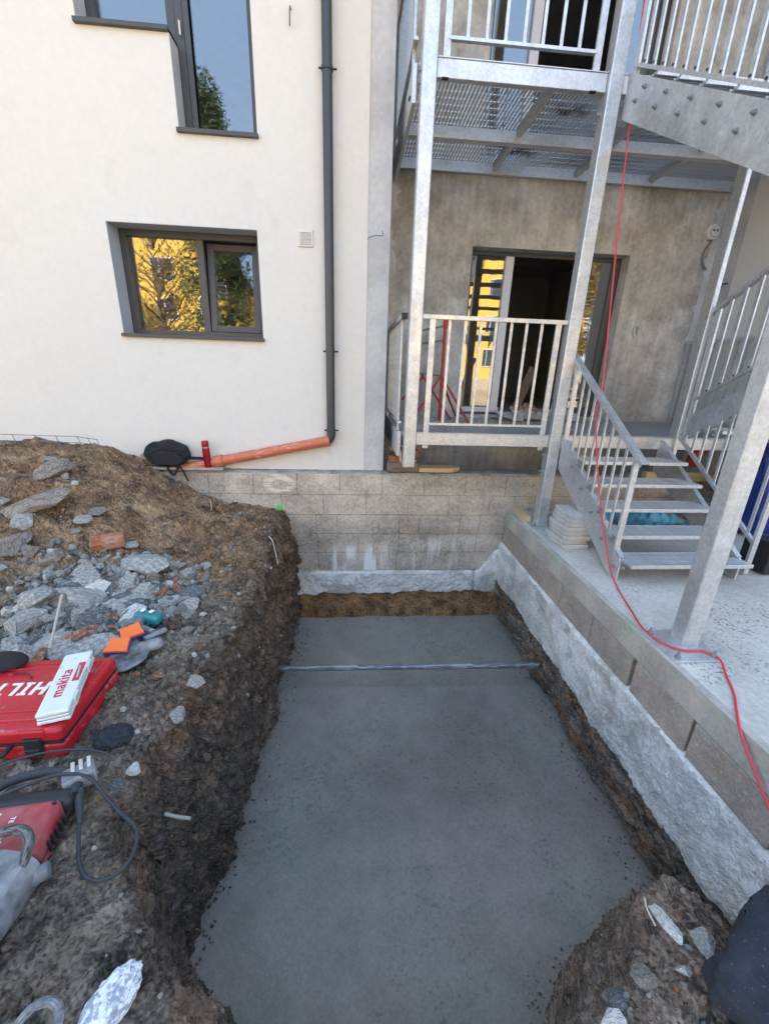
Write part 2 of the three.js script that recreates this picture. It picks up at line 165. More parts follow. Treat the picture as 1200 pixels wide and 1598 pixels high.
// ---------------------------------------------------------------- ground round the trench
const RX = [-9, -7, -3.5, -2.57, -2.3, -1.9, -1.5, -0.85, -0.5, 3], RY = [-0.5, 0.2, 0.34, 0.235, 0.1, -0.15, -0.36, -0.43, -0.45, -0.45];
function H(x, z) {
  let i = 0; while (i < RX.length - 2 && x > RX[i + 1]) i++;
  const r = lerp(RY[i], RY[i + 1], clamp((x - RX[i]) / (RX[i + 1] - RX[i])));
  let t = clamp((2.5 - z) / 2.1); t = t * t * (3 - 2 * t) * 0.5 + t * 0.5;
  const dip = 0.78 * smooth(1.12, 1.85, x) * smooth(4.7, 4.0, z) * (z > 2 ? 1 : 0);
  return -0.5 + (r + 0.5) * t - dip;
}
const FLOOR = -1.85, bank = [], bankCol = [];
{
  // rim, foot and outer line of the bank: [rim x, rim z, foot x, foot z, outer x, outer z]
  const K = [[-0.80, -0.07, -0.66, -0.07, -8, -0.07], [-0.78, 0.5, -0.68, 0.5, -8, 0.5], [-0.75, 1.2, -0.72, 1.2, -8, 1.2], [-0.75, 1.9, -0.74, 2.0, -8, 2], [-0.80, 2.5, -0.76, 2.5, -8, 2.8], [-0.92, 2.95, -0.80, 2.92, -8, 3.6], [-0.99, 3.3, -0.86, 3.2, -8, 4.6], [-0.88, 3.62, -0.83, 3.42, -8, 6], [-0.60, 3.92, -0.62, 3.66, -8, 9], [-0.32, 4.16, -0.32, 3.86, -4, 9], [0.15, 4.46, 0.15, 4.15, 0, 9], [0.52, 4.36, 0.56, 4.08, 2.2, 9], [0.76, 4.10, 0.86, 3.80, 3.4, 9], [1.02, 3.94, 1.16, 3.58, 4.0, 9], [1.3, 3.86, 1.5, 3.4, 4.5, 9], [1.6, 3.80, 1.85, 3.33, 5.2, 9], [2.1, 3.74, 2.25, 3.25, 6.2, 9]];
  const NU = 620, NW = 130, NG = 230, cols = NW + NG, pos = [], col = [], idx = [], uvs = [];
  const L = [0]; for (let i = 1; i < K.length; i++) L.push(L[i - 1] + Math.hypot(K[i][0] - K[i - 1][0], K[i][1] - K[i - 1][1]));
  const curve = [0, 1, 2].map((c) => new THREE.CatmullRomCurve3(K.map((k) => V(k[2 * c], 0, k[2 * c + 1])), false, 'centripetal'));
  const bankAmp = (x, y, z) => 0.15 * fbm(x * 2.6, y * 2.6, z * 2.6, 4) + 0.085 * fbm(x * 11, y * 11 + 9, z * 11, 4) - 0.05 * (0.5 - Math.abs(2.4 * fbm(x * 5 + 7, y * 3.2, z * 5, 3))) + 0.018 * noise(x * 26, y * 26, z * 26);
  for (let a = 0; a <= NU; a++) {
    const l = (a / NU) * L[L.length - 1]; let i = 0; while (i < K.length - 2 && l > L[i + 1]) i++;
    const t = (i + (l - L[i]) / (L[i + 1] - L[i])) / (K.length - 1);
    const rim = curve[0].getPoint(t), foot = curve[1].getPoint(t), out = curve[2].getPoint(t);
    const out2 = V().subVectors(rim, foot).setY(0); let run = 0, last = null;
    const rimAmp = bankAmp(rim.x, H(rim.x, rim.z) - 0.03, rim.z);
    for (let q = 0; q <= cols + 1; q++) {
      const b = q <= NW ? q : q - 1, top = q > NW;
      let x, y, z, wall, off = 0;
      const hr = H(rim.x, rim.z);
      if (b < NW) {
        const s = b / NW, e = Math.pow(s, 1.7); x = lerp(foot.x, rim.x, e); z = lerp(foot.z, rim.z, e); y = lerp(FLOOR - 0.06, hr - 0.03, 1 - Math.pow(1 - s, 1.15)); wall = 1;
      } else {
        const s = (b - NW) / NG, e = 0.26 * s + 0.74 * Math.pow(s, 4); x = lerp(rim.x, out.x, e); z = lerp(rim.z, out.z, e); off = Math.hypot(x - rim.x, z - rim.z); y = H(x, z) - 0.03 * Math.exp(-off / 0.06); wall = Math.exp(-off / 0.3);
      }
      const big = fbm(x * 2.6, y * 2.6, z * 2.6, 4), sml = fbm(x * 11, y * 11 + 9, z * 11, 4);
      const far = smooth(6, 3, Math.hypot(x, z - 2));
      const amp = b < NW ? bankAmp(x, y, z) : wall * rimAmp;
      const nx = out2.x + (rim.z < 3.5 && rim.x < 0 ? -0.35 : 0), nz = out2.z + (rim.z > 3.5 ? 0.35 : 0), nl = Math.hypot(nx, nz) || 1;
      x += (nx / nl) * amp; z += (nz / nl) * amp;
      y += (1 - wall * 0.8) * (0.10 * big + 0.055 * sml + 0.024 * noise(x * 26, y * 26, z * 26)) * (0.5 + 0.5 * far) + wall * 0.03 * sml;
      if (last) run += Math.hypot(x - last[0], y - last[1], z - last[2]); last = [x, y, z]; if (top) uvs.push(x, z); else uvs.push(l, run);
      pos.push(x, y, z); if (a > 4) bank.push([x, y, z, b < NW ? 1 : Math.exp(-off / 0.5)]);
      // soil colours: red brown fill on the heap, grey trodden soil by the tools, dark moist loam and clay in streaks
      const heap = smooth(2.1, 1.5, z + 0.5 * fbm(x * 2, 3, z * 2, 3)) * (x < 0.2 ? 1 : 0);
      const p1 = smooth(-0.12, 0.2, fbm(x * 3.1, y * 3.1, z * 3.1 + 20, 4)), p2 = smooth(0.0, 0.25, fbm(x * 2.2 + 40, y * 5, z * 2.2, 4)), p3 = smooth(0.05, 0.2, fbm(x * 7 + 3, y * 7, z * 7 + 30, 4));
      let c = mix([0.20, 0.155, 0.115], [0.30, 0.25, 0.20], p1); c = mix(c, mix([0.28, 0.165, 0.088], [0.38, 0.25, 0.145], p1), heap);
      c = mix(c, mix([0.135, 0.092, 0.068], [0.24, 0.15, 0.098], p2), b < NW ? 0.85 : 0.85 * Math.exp(-off / 0.09)); c = mix(c, [0.10, 0.08, 0.065], 0.5 * p3);
      if (z > 3.5 && x > 0.4) c = mix(c, mix([0.34, 0.24, 0.185], [0.40, 0.33, 0.27], p1), 0.45 + 0.4 * p2);
      const g = Math.max(0.35, 1 + 0.7 * fbm(x * 25, y * 25, z * 25, 2) + 0.5 * noise(x * 80, y * 80, z * 80)); col.push(c[0] * g, c[1] * g, c[2] * g); if (a > 4) bankCol.push(c);
    }
  }
  for (let a = 0; a < NU; a++) for (let b = 0; b < cols + 1; b++) { if (b === NW) continue; const i = a * (cols + 2) + b, j = i + cols + 2; idx.push(i, i + 1, j, j, i + 1, j + 1); }
  const g = new THREE.BufferGeometry(); g.setAttribute('position', new THREE.Float32BufferAttribute(pos, 3)); g.setAttribute('color', new THREE.Float32BufferAttribute(col, 3)); g.setAttribute('uv', new THREE.Float32BufferAttribute(uvs, 2)); g.setIndex(idx); g.computeVertexNormals();
  const h = g; M.earth.side = THREE.DoubleSide;
  struct('ground', h, M.earth, 'brown dug earth heaped round the trench and forming its banks');
}
{
  const s = new THREE.Shape([[-250, -250], [250, -250], [250, 250], [-250, 250]].map((p) => new THREE.Vector2(...p)));
  s.holes.push(new THREE.Path([[-7.9, 0.25], [2.2, 0.25], [2.2, -8.9], [-7.9, -8.9]].map((p) => new THREE.Vector2(...p))));
  const g = uvm(new THREE.ShapeGeometry(s).rotateX(-Math.PI / 2).translate(0, -0.53, 0));
  struct('ground', g, std({ map: grainy(5, [0.40, 0.335, 0.235], 0.35, 8, 521), roughness: 0.95 }), 'open bare ground and verge round the houses');
}
// trench floor: damp fresh concrete with a trowelled, pitted skin
{
  const g = new THREE.PlaneGeometry(3.6, 4.7, 150, 190).rotateX(-Math.PI / 2).translate(0.62, FLOOR, 2.2);
  warp(g, (v) => { v.y += 0.012 * fbm(v.x * 1.3, 2, v.z * 1.3, 3) + 0.003 * fbm(v.x * 14, 5, v.z * 14, 3); });
  struct('trench_floor', uvm(g), M.slab, 'grey freshly levelled concrete in the bottom of the trench');
}
function gridSurface(nu, nv, f, colour) {
  const pos = [], col = [], idx = [];
  for (let a = 0; a <= nu; a++) for (let b = 0; b <= nv; b++) { const p = f(a / nu, b / nv); pos.push(...p); if (colour) col.push(...colour(...p)); }
  for (let a = 0; a < nu; a++) for (let b = 0; b < nv; b++) { const i = a * (nv + 1) + b, j = i + nv + 1; idx.push(i, j, i + 1, j, j + 1, i + 1); }
  const g = new THREE.BufferGeometry(); g.setAttribute('position', new THREE.Float32BufferAttribute(pos, 3)); if (colour) g.setAttribute('color', new THREE.Float32BufferAttribute(col, 3)); g.setIndex(idx); g.computeVertexNormals(); return uvm(g);
}
{
  // cut clay below the footings
  const cc = (x, y, z) => { const k = smooth(-0.15, 0.2, fbm(x * 4, y * 9, z * 3, 4)), q = smooth(0.0, 0.3, fbm(x * 6 + 9, y * 6, z * 6, 4)); return mulc(mix(mix([0.27, 0.135, 0.058], [0.38, 0.21, 0.095], k), [0.15, 0.10, 0.07], 0.6 * q), 1 + 0.5 * fbm(x * 30, y * 30, z * 30, 2)); };
  const cd = (x, y, z) => { const k = smooth(-0.15, 0.2, fbm(x * 4, y * 14, z * 2, 4)), q = smooth(-0.02, 0.25, fbm(x * 3 + 9, y * 7, z * 2.5, 4)); return mulc(mix(mix([0.15, 0.12, 0.095], [0.28, 0.235, 0.19], k), [0.30, 0.15, 0.072], 0.75 * q), 1 + 0.5 * fbm(x * 30, y * 30, z * 30, 2)); };
  struct('clay_bank', gridSurface(200, 50, (u, v) => { const x = lerp(-0.85, 2.15, u), y = lerp(-1.9, -1.44, v); return [x, y, lerp(0.17, -0.02, Math.pow(v, 0.8)) + 0.05 * fbm(x * 4, y * 6, 3, 4) + 0.02 * fbm(x * 16, y * 20, 8, 3)]; }, cc), M.earth, 'orange brown clay cut below the far footing');
  struct('clay_bank', gridSurface(280, 60, (u, v) => { const z = lerp(-0.1, 3.95, u), y = lerp(-1.9, -1.16, v); return [lerp(2.0, 1.97, Math.pow(v, 0.7)) - 0.05 * Math.sin(v * 3.1) - 0.11 * fbm(z * 2.4, y * 5, 7, 4) - 0.05 * (1 - Math.abs(2.5 * fbm(z * 3, y * 13, 5, 3))) - 0.03 * fbm(z * 14, y * 18, 2, 3), y, z]; }, cd), M.earth, 'dark layered soil cut below the pale footing beside the steps');
}
{
  // rough poured footings
  const prof = (pts, v) => { const k = v * (pts.length - 1), i = Math.min(pts.length - 2, Math.floor(k)); return [lerp(pts[i][0], pts[i + 1][0], k - i), lerp(pts[i][1], pts[i + 1][1], k - i)]; };
  const g1 = gridSurface(420, 80, (u, v) => {
    const z = lerp(-0.03, 4.0, u), w = 0.10 * fbm(z * 1.7, 3, 1, 4) + 0.05 * fbm(z * 9, 3, 1, 3);
    const [x, y] = prof([[2.1, -0.85], [1.93, -0.855], [1.895, -0.885], [1.875, -1.05], [1.86, -1.2], [1.862, -1.32 + w], [1.9, -1.36 + w], [2.1, -1.40 + w]], v);
    const m = smooth(0.1, 0.25, v), d = m * (0.03 * fbm(z * 3, y * 5, 3, 3) + 0.010 * fbm(z * 24, y * 28, 9, 3) + 0.008 * noise(z * 60, y * 60, 4)); return [x + d, y + 0.4 * d, z];
  });
  const g2 = gridSurface(260, 60, (u, v) => {
    const x = lerp(-0.85, 1.89, u), w = 0.09 * fbm(x * 2.2, 8, 1, 4) + 0.05 * fbm(x * 9, 3, 5, 3), up = 0.30 * smooth(1.62, 1.88, x);
    const [z, y] = prof([[-0.2, -1.25 + up], [-0.02, -1.255 + up], [0.035, -1.28 + up], [0.055, -1.42 + up * 0.5], [0.05, -1.55 + w], [0.0, -1.59 + w], [-0.2, -1.62 + w]], v);
    const m = smooth(0.12, 0.3, v), d = m * (0.03 * fbm(x * 5, y * 5, 3, 3) + 0.02 * fbm(x * 22, y * 26, 9, 3)) - 0.05 * Math.exp(-Math.pow((x - 1.6) / 0.015, 2)); return [x, y + 0.4 * d, z + d];
  });
  M.footing.side = THREE.DoubleSide;
  struct('concrete_footing', g1, M.footing, 'rough pale concrete footing below the block plinth beside the steps');
  struct('concrete_footing', g2, M.footing, 'rough pale concrete footing strip under the block wall');
}
// concrete pad with its block plinth
{
  const pad = struct('concrete_pad', rbox(1.932, 5.6, -0.60, -0.43, 0.004, 6, 0.008), M.pad, 'pale dusty concrete pad that carries the steel stairs');
  put(pad, 'edge_strip', rbox(1.912, 1.962, -0.615, -0.4265, 0.004, 6, 0.008), M.padEdge);
  for (let k = 0; k < 9; k++) { const z = 0.006 + 0.508 * k + (k > 4 ? 0.012 : 0); put(pad, 'block', rbox(1.915 + rr(-0.004, 0.004), 2.1, -0.862, -0.618, z, z + (k === 4 || k === 5 ? 0.488 : 0.498), 0.01), M.plinthBlock[k % 3]); }
}
// ---------------------------------------------------------------- block retaining wall
{
  const w = thing('block_wall', 'grey concrete block wall at the end of the trench, below the white house', 'wall');
  const X0 = -2.95, X1 = 4.85, Y0 = -1.31, Y1 = 0.03;
  const map = tex(2048, 1, (u, v) => {
    const x = lerp(X0, X1, u), y = lerp(Y0, Y1, v), q = fn(u * 1, v, 9, 601, 3), a = fn((x + 3) / 8, (y + 1.4) / 8, 24, 605, 6), b = fn((x + 3) / 8, (y + 1.4) / 8, 400, 609, 3);
    let k = mulc(mix([0.43, 0.375, 0.31], [0.58, 0.515, 0.43], clamp(q * 1.6 - 0.3)), 0.85 + 0.9 * (a - 0.5) + 0.6 * (b - 0.5));
    const st = smooth(0.45, 0.75, fn((x + 3) / 4, (y + 2) / 22, 40, 613, 4)) * smooth(0.4, 0.62, fn((x + 3) / 8, (y + 1.4) / 8, 12, 617, 3));
    const zone = smooth(-0.35, -0.15, x) * smooth(0.5, 0.25, x) * smooth(-0.85, -1.0, y) + 0.5 * smooth(0.2, 0.4, x) * smooth(1.35, 1.1, x) * smooth(-0.75, -0.95, y) + 0.35 * smooth(0.9, 1.2, x) * smooth(1.9, 1.7, x) * smooth(-0.5, -0.65, y);
    k = mix(k, [0.76, 0.74, 0.71], clamp(st * zone));
    const r = Math.hypot((x + 0.83) / 0.16, (y + 0.125) / 0.10), ring = smooth(0.35, 0.1, Math.abs(r - 0.85 - 0.5 * (fn(u, v, 60, 621, 3) - 0.5))) * smooth(0.25, 0.55, fn(u, v, 90, 625, 3));
    k = mix(k, [0.76, 0.71, 0.64], 0.65 * ring);
    if (Math.abs(x + 0.845) < 0.033 && Math.abs(y + 0.43) < 0.042 && fn(u, v, 200, 629, 2) > 0.22) k = [0.07, 0.62, 0.12];
    return k;
  }, 512);
  map.wrapS = map.wrapT = THREE.ClampToEdgeWrapping;
  const mat = std({ map, bumpMap: T.fine, bumpScale: 0.003, roughness: 0.96 });
  // fine relief repeats in metres while the stains keep their place on the wall
  const uvWall = (g) => { const p = g.attributes.position, uv = g.attributes.uv; for (let i = 0; i < p.count; i++) uv.setXY(i, (p.getX(i) - X0) / (X1 - X0), (p.getY(i) - Y0) / (Y1 - Y0)); return g; };
  map.repeat.set(1, 1);
  const fineW = T.fine.clone(); fineW.repeat.set(2 * (X1 - X0), 2 * (Y1 - Y0)); fineW.needsUpdate = true; mat.bumpMap = fineW;
  const rows = [
    [-2.9, -2.13, -1.63, -1.13, -0.63, -0.136, 0.367, 0.87, 1.372, 1.87, 2.37, 2.87, 3.37, 3.87, 4.37, 4.7],
    [-2.9, -2.33, -1.83, -1.32, -0.82, -0.33, 0.18, 0.69, 1.19, 1.70, 2.2, 2.7, 3.2, 3.7, 4.2, 4.7],
    [-1.92, -1.42, -0.92, -0.42, -0.167, 0.335, 0.59, 0.84, 1.35, 1.6, 1.94, 2.5, 3, 3.5, 4, 4.7],
    [-1.66, -1.16, -0.66, -0.41, 0.09, 0.595, 1.09, 1.58, 1.95],
    [-1.4, -0.9, -0.4, 0.324, 0.574, 0.825, 1.32, 1.82, 1.95],
  ];
  rows.forEach((xs, r) => {
    for (let i = 0; i < xs.length - 1; i++) {
      const dz = rr(-0.006, 0.004);
      put(w, 'block', uvWall(rbox(xs[i] + 0.0018, xs[i + 1] - 0.0018, -0.25 * (r + 1) + 0.002, -0.25 * r - 0.002, -0.25, dz, 0.004)), mat);
    }
  });
  put(w, 'core', box(-2.9, 4.7, -1.26, -0.012, -0.24, -0.016), M.padEdge);
  // mortar bed on top, ragged
  put(w, 'mortar_bed', gridSurface(300, 8, (u, v) => { const x = lerp(-2.9, 4.69, u); const pr = [[-0.02, -0.004], [-0.03, 0.018], [-0.10, 0.028], [-0.24, 0.026], [-0.26, -0.004]], k = v * 4, i = Math.min(3, Math.floor(k)); return [x, lerp(pr[i][1], pr[i + 1][1], k - i) + 0.016 * fbm(x * 9, v * 3, 2, 4) * (v > 0 && v < 1 ? 1 : 0), lerp(pr[i][0], pr[i + 1][0], k - i) + 0.05 * fbm(x * 6, v, 5, 3)]; }), std({ map: grainy(0.6, [0.28, 0.255, 0.225], 0.5, 8, 631), bumpMap: T.mid, bumpScale: 0.006, roughness: 0.96, side: THREE.DoubleSide }));
}

// ---------------------------------------------------------------- the house
const house = thing('house', 'white rendered house with grey framed windows and an unfinished recessed grey wall', 'house');
const FZ = -0.1, BZ = -1.13, XL = 0.375, XR = 4.7, YB = 0.028, YT = 7.7;
function wallXY(x0, x1, y0, y1, zf, t, holes = []) { // wall facing +z with real openings
  const s = new THREE.Shape([[x0, y0], [x1, y0], [x1, y1], [x0, y1]].map((p) => new THREE.Vector2(...p)));
  for (const h of holes) s.holes.push(new THREE.Path(h.map((p) => new THREE.Vector2(...p))));
  return uvm(new THREE.ExtrudeGeometry(s, { depth: t, bevelEnabled: false }).translate(0, 0, zf - t));
}
const R4 = (x0, x1, y0, y1) => [[x0, y0], [x0, y1], [x1, y1], [x1, y0]];
const LW = [-2.347, -0.932, 1.437, 2.426]; // lower window
const UW = [[-1.578, 3.173], [-1.578, 3.862], [-2.324, 3.862], [-2.324, 5.6], [-0.880, 5.6], [-0.880, 3.173]];
put(house, 'wall', wallXY(-10, 0.142, YB, YT, FZ, 0.34, [R4(...LW), UW]), M.plaster);
put(house, 'corner_strip', box(0.1425, XL, YB, YT, FZ - 0.34, FZ - 0.003), M.basecoat);
put(house, 'edge_profile', box(0.139, 0.150, YB, YT, FZ - 0.02, FZ + 0.0035), M.ivory);
put(house, 'recess_wall', box(XL - 0.2, XL, -1.2, YT, BZ - 0.0, FZ - 0.341), M.render);
const DOOR = [1.49, 3.56, 0.60, 2.655], UP = 2.94, DOOR2 = [1.49, 3.56, 0.60 + UP, 2.655 + UP];
put(house, 'rear_wall', wallXY(XL - 0.2, XR + 0.25, -1.2, YT, BZ, 0.36, [R4(...DOOR), R4(...DOOR2)]), M.render);
// recess side wall: base coat near the corner, white render in front
put(house, 'recess_wall', box(XR, XR + 0.25, -1.2, YT, BZ + 0.001, -0.74), M.basecoat);
put(house, 'side_wall', box(XR - 0.004, XR + 0.25, -0.42, YT, -0.739, 1.2), M.plaster);
put(house, 'wall', box(XR + 0.251, 14, -0.5, YT, 0.86, 1.198), M.plaster);
put(house, 'rear_facade', box(-10, 14, -0.5, YT, -11, -10.7), M.plaster);
put(house, 'gable_wall', box(-10, -9.7, -0.5, YT - 0.002, -10.69, FZ - 0.341), M.plaster);
put(house, 'gable_wall', box(13.7, 14, -0.5, YT - 0.002, -10.69, 0.859), M.plaster);
put(house, 'roof', box(-10.4, 14.4, YT + 0.003, YT + 0.35, -11.4, 1.5), M.roof);
for (const y of [0.36, 3.28, 6.22]) put(house, 'floor_slab', box(-9.69, 13.69, y, y + 0.22, -10.69, BZ - 0.361), M.interior);
put(house, 'partition', box(0.2, 0.35, 0.581, 3.279, -6, BZ - 0.362), M.interior);
put(house, 'partition', box(4.6, 4.75, 0.581, 3.279, -6, BZ - 0.362), M.interior);
put(house, 'partition', box(0.351, 4.599, 0.581, 3.279, -6, -5.85), M.interior);
// jagged skirts of base coat beside the inner corners
for (const [xa, dir] of [[XL + 0.001, 1], [XR - 0.001, -1]]) {
  const pts = [[xa, 0.58]]; for (let y = 0.58; y < 3.3; y += 0.055) pts.push([xa + dir * (0.075 + 0.16 * Math.abs(fbm(y * 1.3, dir * 3, 1, 2)) + (rnd() < 0.4 ? rr(0.02, 0.07) : 0)), y + rr(0, 0.03)]); pts.push([xa, 3.3]);
  const s = new THREE.Shape(pts.map((p) => new THREE.Vector2(...p)));
  put(house, 'base_coat_skirt', uvm(new THREE.ExtrudeGeometry(s, { depth: 0.007, bevelEnabled: false }).translate(0, 0, BZ + 0.0005)), M.basecoat);
}
function pane(parent, x0, x1, y0, y1, z, tilt) { // double glazing: two sheets
  const g = join([new THREE.PlaneGeometry(x1 - x0, y1 - y0), new THREE.PlaneGeometry(x1 - x0, y1 - y0).translate(0, 0, -0.016)]).translate((x0 + x1) / 2, (y0 + y1) / 2, z);
  return put(parent, 'pane', g, M.pane);
}
const frameBars = (x0, x1, y0, y1, z0, z1, w) => join([rbox(x0, x0 + w, y0, y1, z0, z1, 0.004), rbox(x1 - w, x1, y0, y1, z0, z1, 0.004), rbox(x0 + w, x1 - w, y1 - w, y1, z0, z1, 0.004), rbox(x0 + w, x1 - w, y0, y0 + w, z0, z1, 0.004)]);
{ // lower window: fixed light and a tilted sash
  const w = grp(house, 'window'), [x0, x1, y0, y1] = LW, zf = FZ - 0.215, xm = -1.565;
  put(w, 'reveal', join([box(x0 - 0.001, x0 + 0.004, y0, y1, FZ - 0.20, FZ - 0.001), box(x0 + 0.004, x1 - 0.004, y1 - 0.005, y1 + 0.001, FZ - 0.20, FZ - 0.001), box(x1 - 0.004, x1 + 0.001, y0, y1, FZ - 0.20, FZ - 0.001)]), M.reveal);
  put(w, 'frame', join([frameBars(x0, x1, y0, y1, zf - 0.07, zf, 0.062), rbox(xm - 0.035, xm + 0.035, y0 + 0.062, y1 - 0.062, zf - 0.07, zf, 0.004)]), M.frame);
  pane(w, x0 + 0.06, xm - 0.033, y0 + 0.06, y1 - 0.06, zf - 0.03);
  const s = grp(w, 'sash'); s.position.set(0, y0 + 0.065, zf - 0.02); s.rotation.x = -0.10;
  const sx0 = xm + 0.04, sx1 = x1 - 0.066, sh = y1 - y0 - 0.13;
  put(s, 'frame', join([frameBars(sx0, sx1, 0, sh, -0.055, 0.012, 0.065)]), M.frame); pane(s, sx0 + 0.06, sx1 - 0.06, 0.06, sh - 0.06, -0.02);
  put(w, 'sill', join([rbox(x0 - 0.01, x1 + 0.01, y0 - 0.028, y0 + 0.004, FZ - 0.21, FZ + 0.035, 0.004)]), M.frame);
}
{ // upper stepped window
  const w = grp(house, 'window'), zf = FZ - 0.2, xa = -2.324, xb = -1.578, xc = -0.880, yl = 3.862, yt = 5.6, y0 = 3.173;
  put(w, 'reveal', join([box(xb - 0.001, xb + 0.004, y0, yl, FZ - 0.19, FZ - 0.001), box(xa - 0.001, xa + 0.004, yl, yt, FZ - 0.19, FZ - 0.001)]), M.basecoat);
  put(w, 'frame', join([frameBars(xb, xc, y0, yt, zf - 0.07, zf, 0.07), frameBars(xa, xb, yl, yt, zf - 0.07, zf, 0.07), frameBars(xb + 0.075, xc - 0.0, y0 + 0.0, yt, zf, zf + 0.012, 0.05)]), M.frame);
  pane(w, xb + 0.068, xc - 0.068, y0 + 0.068, yt - 0.068, zf - 0.03); pane(w, xa + 0.068, xb - 0.068, yl + 0.068, yt - 0.068, zf - 0.03);
  put(w, 'sill', rbox(xb - 0.012, xc + 0.012, y0 - 0.03, y0 + 0.004, FZ - 0.2, FZ + 0.035, 0.004), M.frame);
  put(w, 'sill', rbox(xa - 0.012, xb + 0.004, yl - 0.03, yl + 0.004, FZ - 0.2, FZ + 0.035, 0.004), M.frame);
  put(w, 'hinge', rbox(xb + 0.035, xb + 0.05, 3.92, 4.02, zf + 0.013, zf + 0.03, 0.004), M.ivory);
}
function terraceDoor(y0, y1) {
  const w = grp(house, 'door'), x0 = DOOR[0], x1 = DOOR[1], zf = BZ - 0.17;
  put(w, 'frame', join([rbox(x0 + 0.001, x0 + 0.03, y0, y1 - 0.001, zf - 0.06, zf, 0.004), rbox(x0 + 0.03, x1 - 0.001, y1 - 0.05, y1 - 0.001, zf - 0.06, zf, 0.004), rbox(x1 - 0.05, x1 - 0.001, y0, y1 - 0.05, zf - 0.06, zf, 0.004), rbox(x0 + 0.03, x1 - 0.05, y0 + 0.001, y0 + 0.03, zf - 0.06, zf, 0.004)]), M.frame);
  put(w, 'mullion', rbox(1.985, 2.095, y0 + 0.031, y1 - 0.051, zf - 0.055, zf + 0.012, 0.006), M.whiteFrame);
  put(w, 'threshold', rbox(x0 + 0.02, 2.12, y0 + 0.031, y0 + 0.10, zf - 0.05, zf + 0.006, 0.006), M.whiteFrame);
  put(w, 'sash', join([rbox(x0 + 0.031, x0 + 0.06, y0 + 0.1, y1 - 0.051, zf - 0.05, zf - 0.004, 0.004), rbox(2.975, 3.0, y0 + 0.031, y1 - 0.051, zf - 0.05, zf - 0.004, 0.004), rbox(3.0, x1 - 0.051, y0 + 0.031, y0 + 0.08, zf - 0.05, zf - 0.004, 0.004), rbox(3.45, x1 - 0.051, y0 + 0.08, y1 - 0.051, zf - 0.05, zf - 0.004, 0.004)]), M.frame);
  pane(w, x0 + 0.055, 1.985, y0 + 0.1, y1 - 0.05, zf - 0.025); pane(w, 2.99, 3.46, y0 + 0.08, y1 - 0.05, zf - 0.025);
}
terraceDoor(DOOR[2], DOOR[3]); terraceDoor(DOOR2[2], DOOR2[3]);
{ // air vent
  const v = grp(house, 'vent_grille'); put(v, 'frame', rbox(-0.54, -0.39, 2.30, 2.45, FZ - 0.01, FZ + 0.012, 0.008), M.ivory);
  for (let k = 0; k < 8; k++) put(v, 'slat', new RoundedBoxGeometry(0.11, 0.007, 0.008, 1, 0.002).rotateX(0.5).translate(-0.465, 2.325 + k * 0.0143, FZ + 0.015), M.whiteFrame);
}
{ // small fittings on the walls
  const h = thing('wire_hook', 'bent wire end sticking out of the white wall high beside the downpipe', 'wire'); put(h, 'wire', tube([[-0.54, 4.06, FZ - 0.02], [-0.54, 4.05, FZ + 0.05], [-0.545, 3.98, FZ + 0.05], [-0.55, 3.94, FZ + 0.02]], 0.006, 20), M.wire);
  const h2 = thing('wire_end', 'thin wire end sticking out of the grey corner strip', 'wire'); put(h2, 'wire', tube([[0.155, 2.40, FZ - 0.01], [0.16, 2.405, FZ + 0.04], [0.22, 2.42, FZ + 0.06], [0.30, 2.43, FZ + 0.05], [0.29, 2.47, FZ + 0.04]], 0.004, 24, 6), M.wire);
  const h3 = thing('anchor_hook', 'dark metal hook in the grey strip of the recess side wall', 'hook'); put(h3, 'hook', tube([[XR + 0.01, 2.33, -0.80], [XR - 0.06, 2.32, -0.80], [XR - 0.09, 2.30, -0.86], [XR - 0.06, 2.27, -0.95], [XR - 0.03, 2.30, -0.84]], 0.008, 24, 6), M.cap);
  const s = thing('wall_socket', 'round ivory socket on the grey wall under the balcony', 'socket', [4.56, 2.955, BZ]);
  put(s, 'base', new THREE.CylinderGeometry(0.085, 0.09, 0.05, 28).rotateX(Math.PI / 2).translate(0, 0, 0.025), M.ivory);
  put(s, 'face', new THREE.CylinderGeometry(0.055, 0.058, 0.03, 24).rotateX(Math.PI / 2).translate(0.01, 0, 0.062), M.whiteFrame);
  for (const d of [-0.018, 0.028]) put(s, 'hole', new THREE.CylinderGeometry(0.012, 0.012, 0.006, 12).rotateX(Math.PI / 2).translate(d, 0.008, 0.078), M.cap);
  put(s, 'cable', tube([[0.02, -0.07, 0.03], [0.0, -0.12, 0.05], [-0.04, -0.22, 0.03], [-0.02, -0.36, 0.03], [0.05, -0.42, 0.03]], 0.01, 30, 6), M.wire);
  const c = thing('cable_coil', 'small coil of white cable hanging from the grey wall right of the terrace door', 'cable', [3.84, 1.85, BZ]);
  c.userData.label = 'small coil of white cable hanging from the grey wall beside the terrace door';
  const pts = []; for (let i = 0; i <= 40; i++) { const a = i * 0.5; pts.push([0.035 * Math.sin(a) - 0.02 + 0.0008 * i, -0.08 + 0.07 * Math.cos(a) * (1 - i * 0.005), 0.03 + 0.012 * Math.cos(i * 1.3)]); }
  put(c, 'cable', tube([[0, 0.1, -0.01], [0, 0.09, 0.04], ...pts, [0.06, -0.05, 0.04], [0.15, -0.17, 0.03]], 0.005, 200, 6), M.ivory);
}
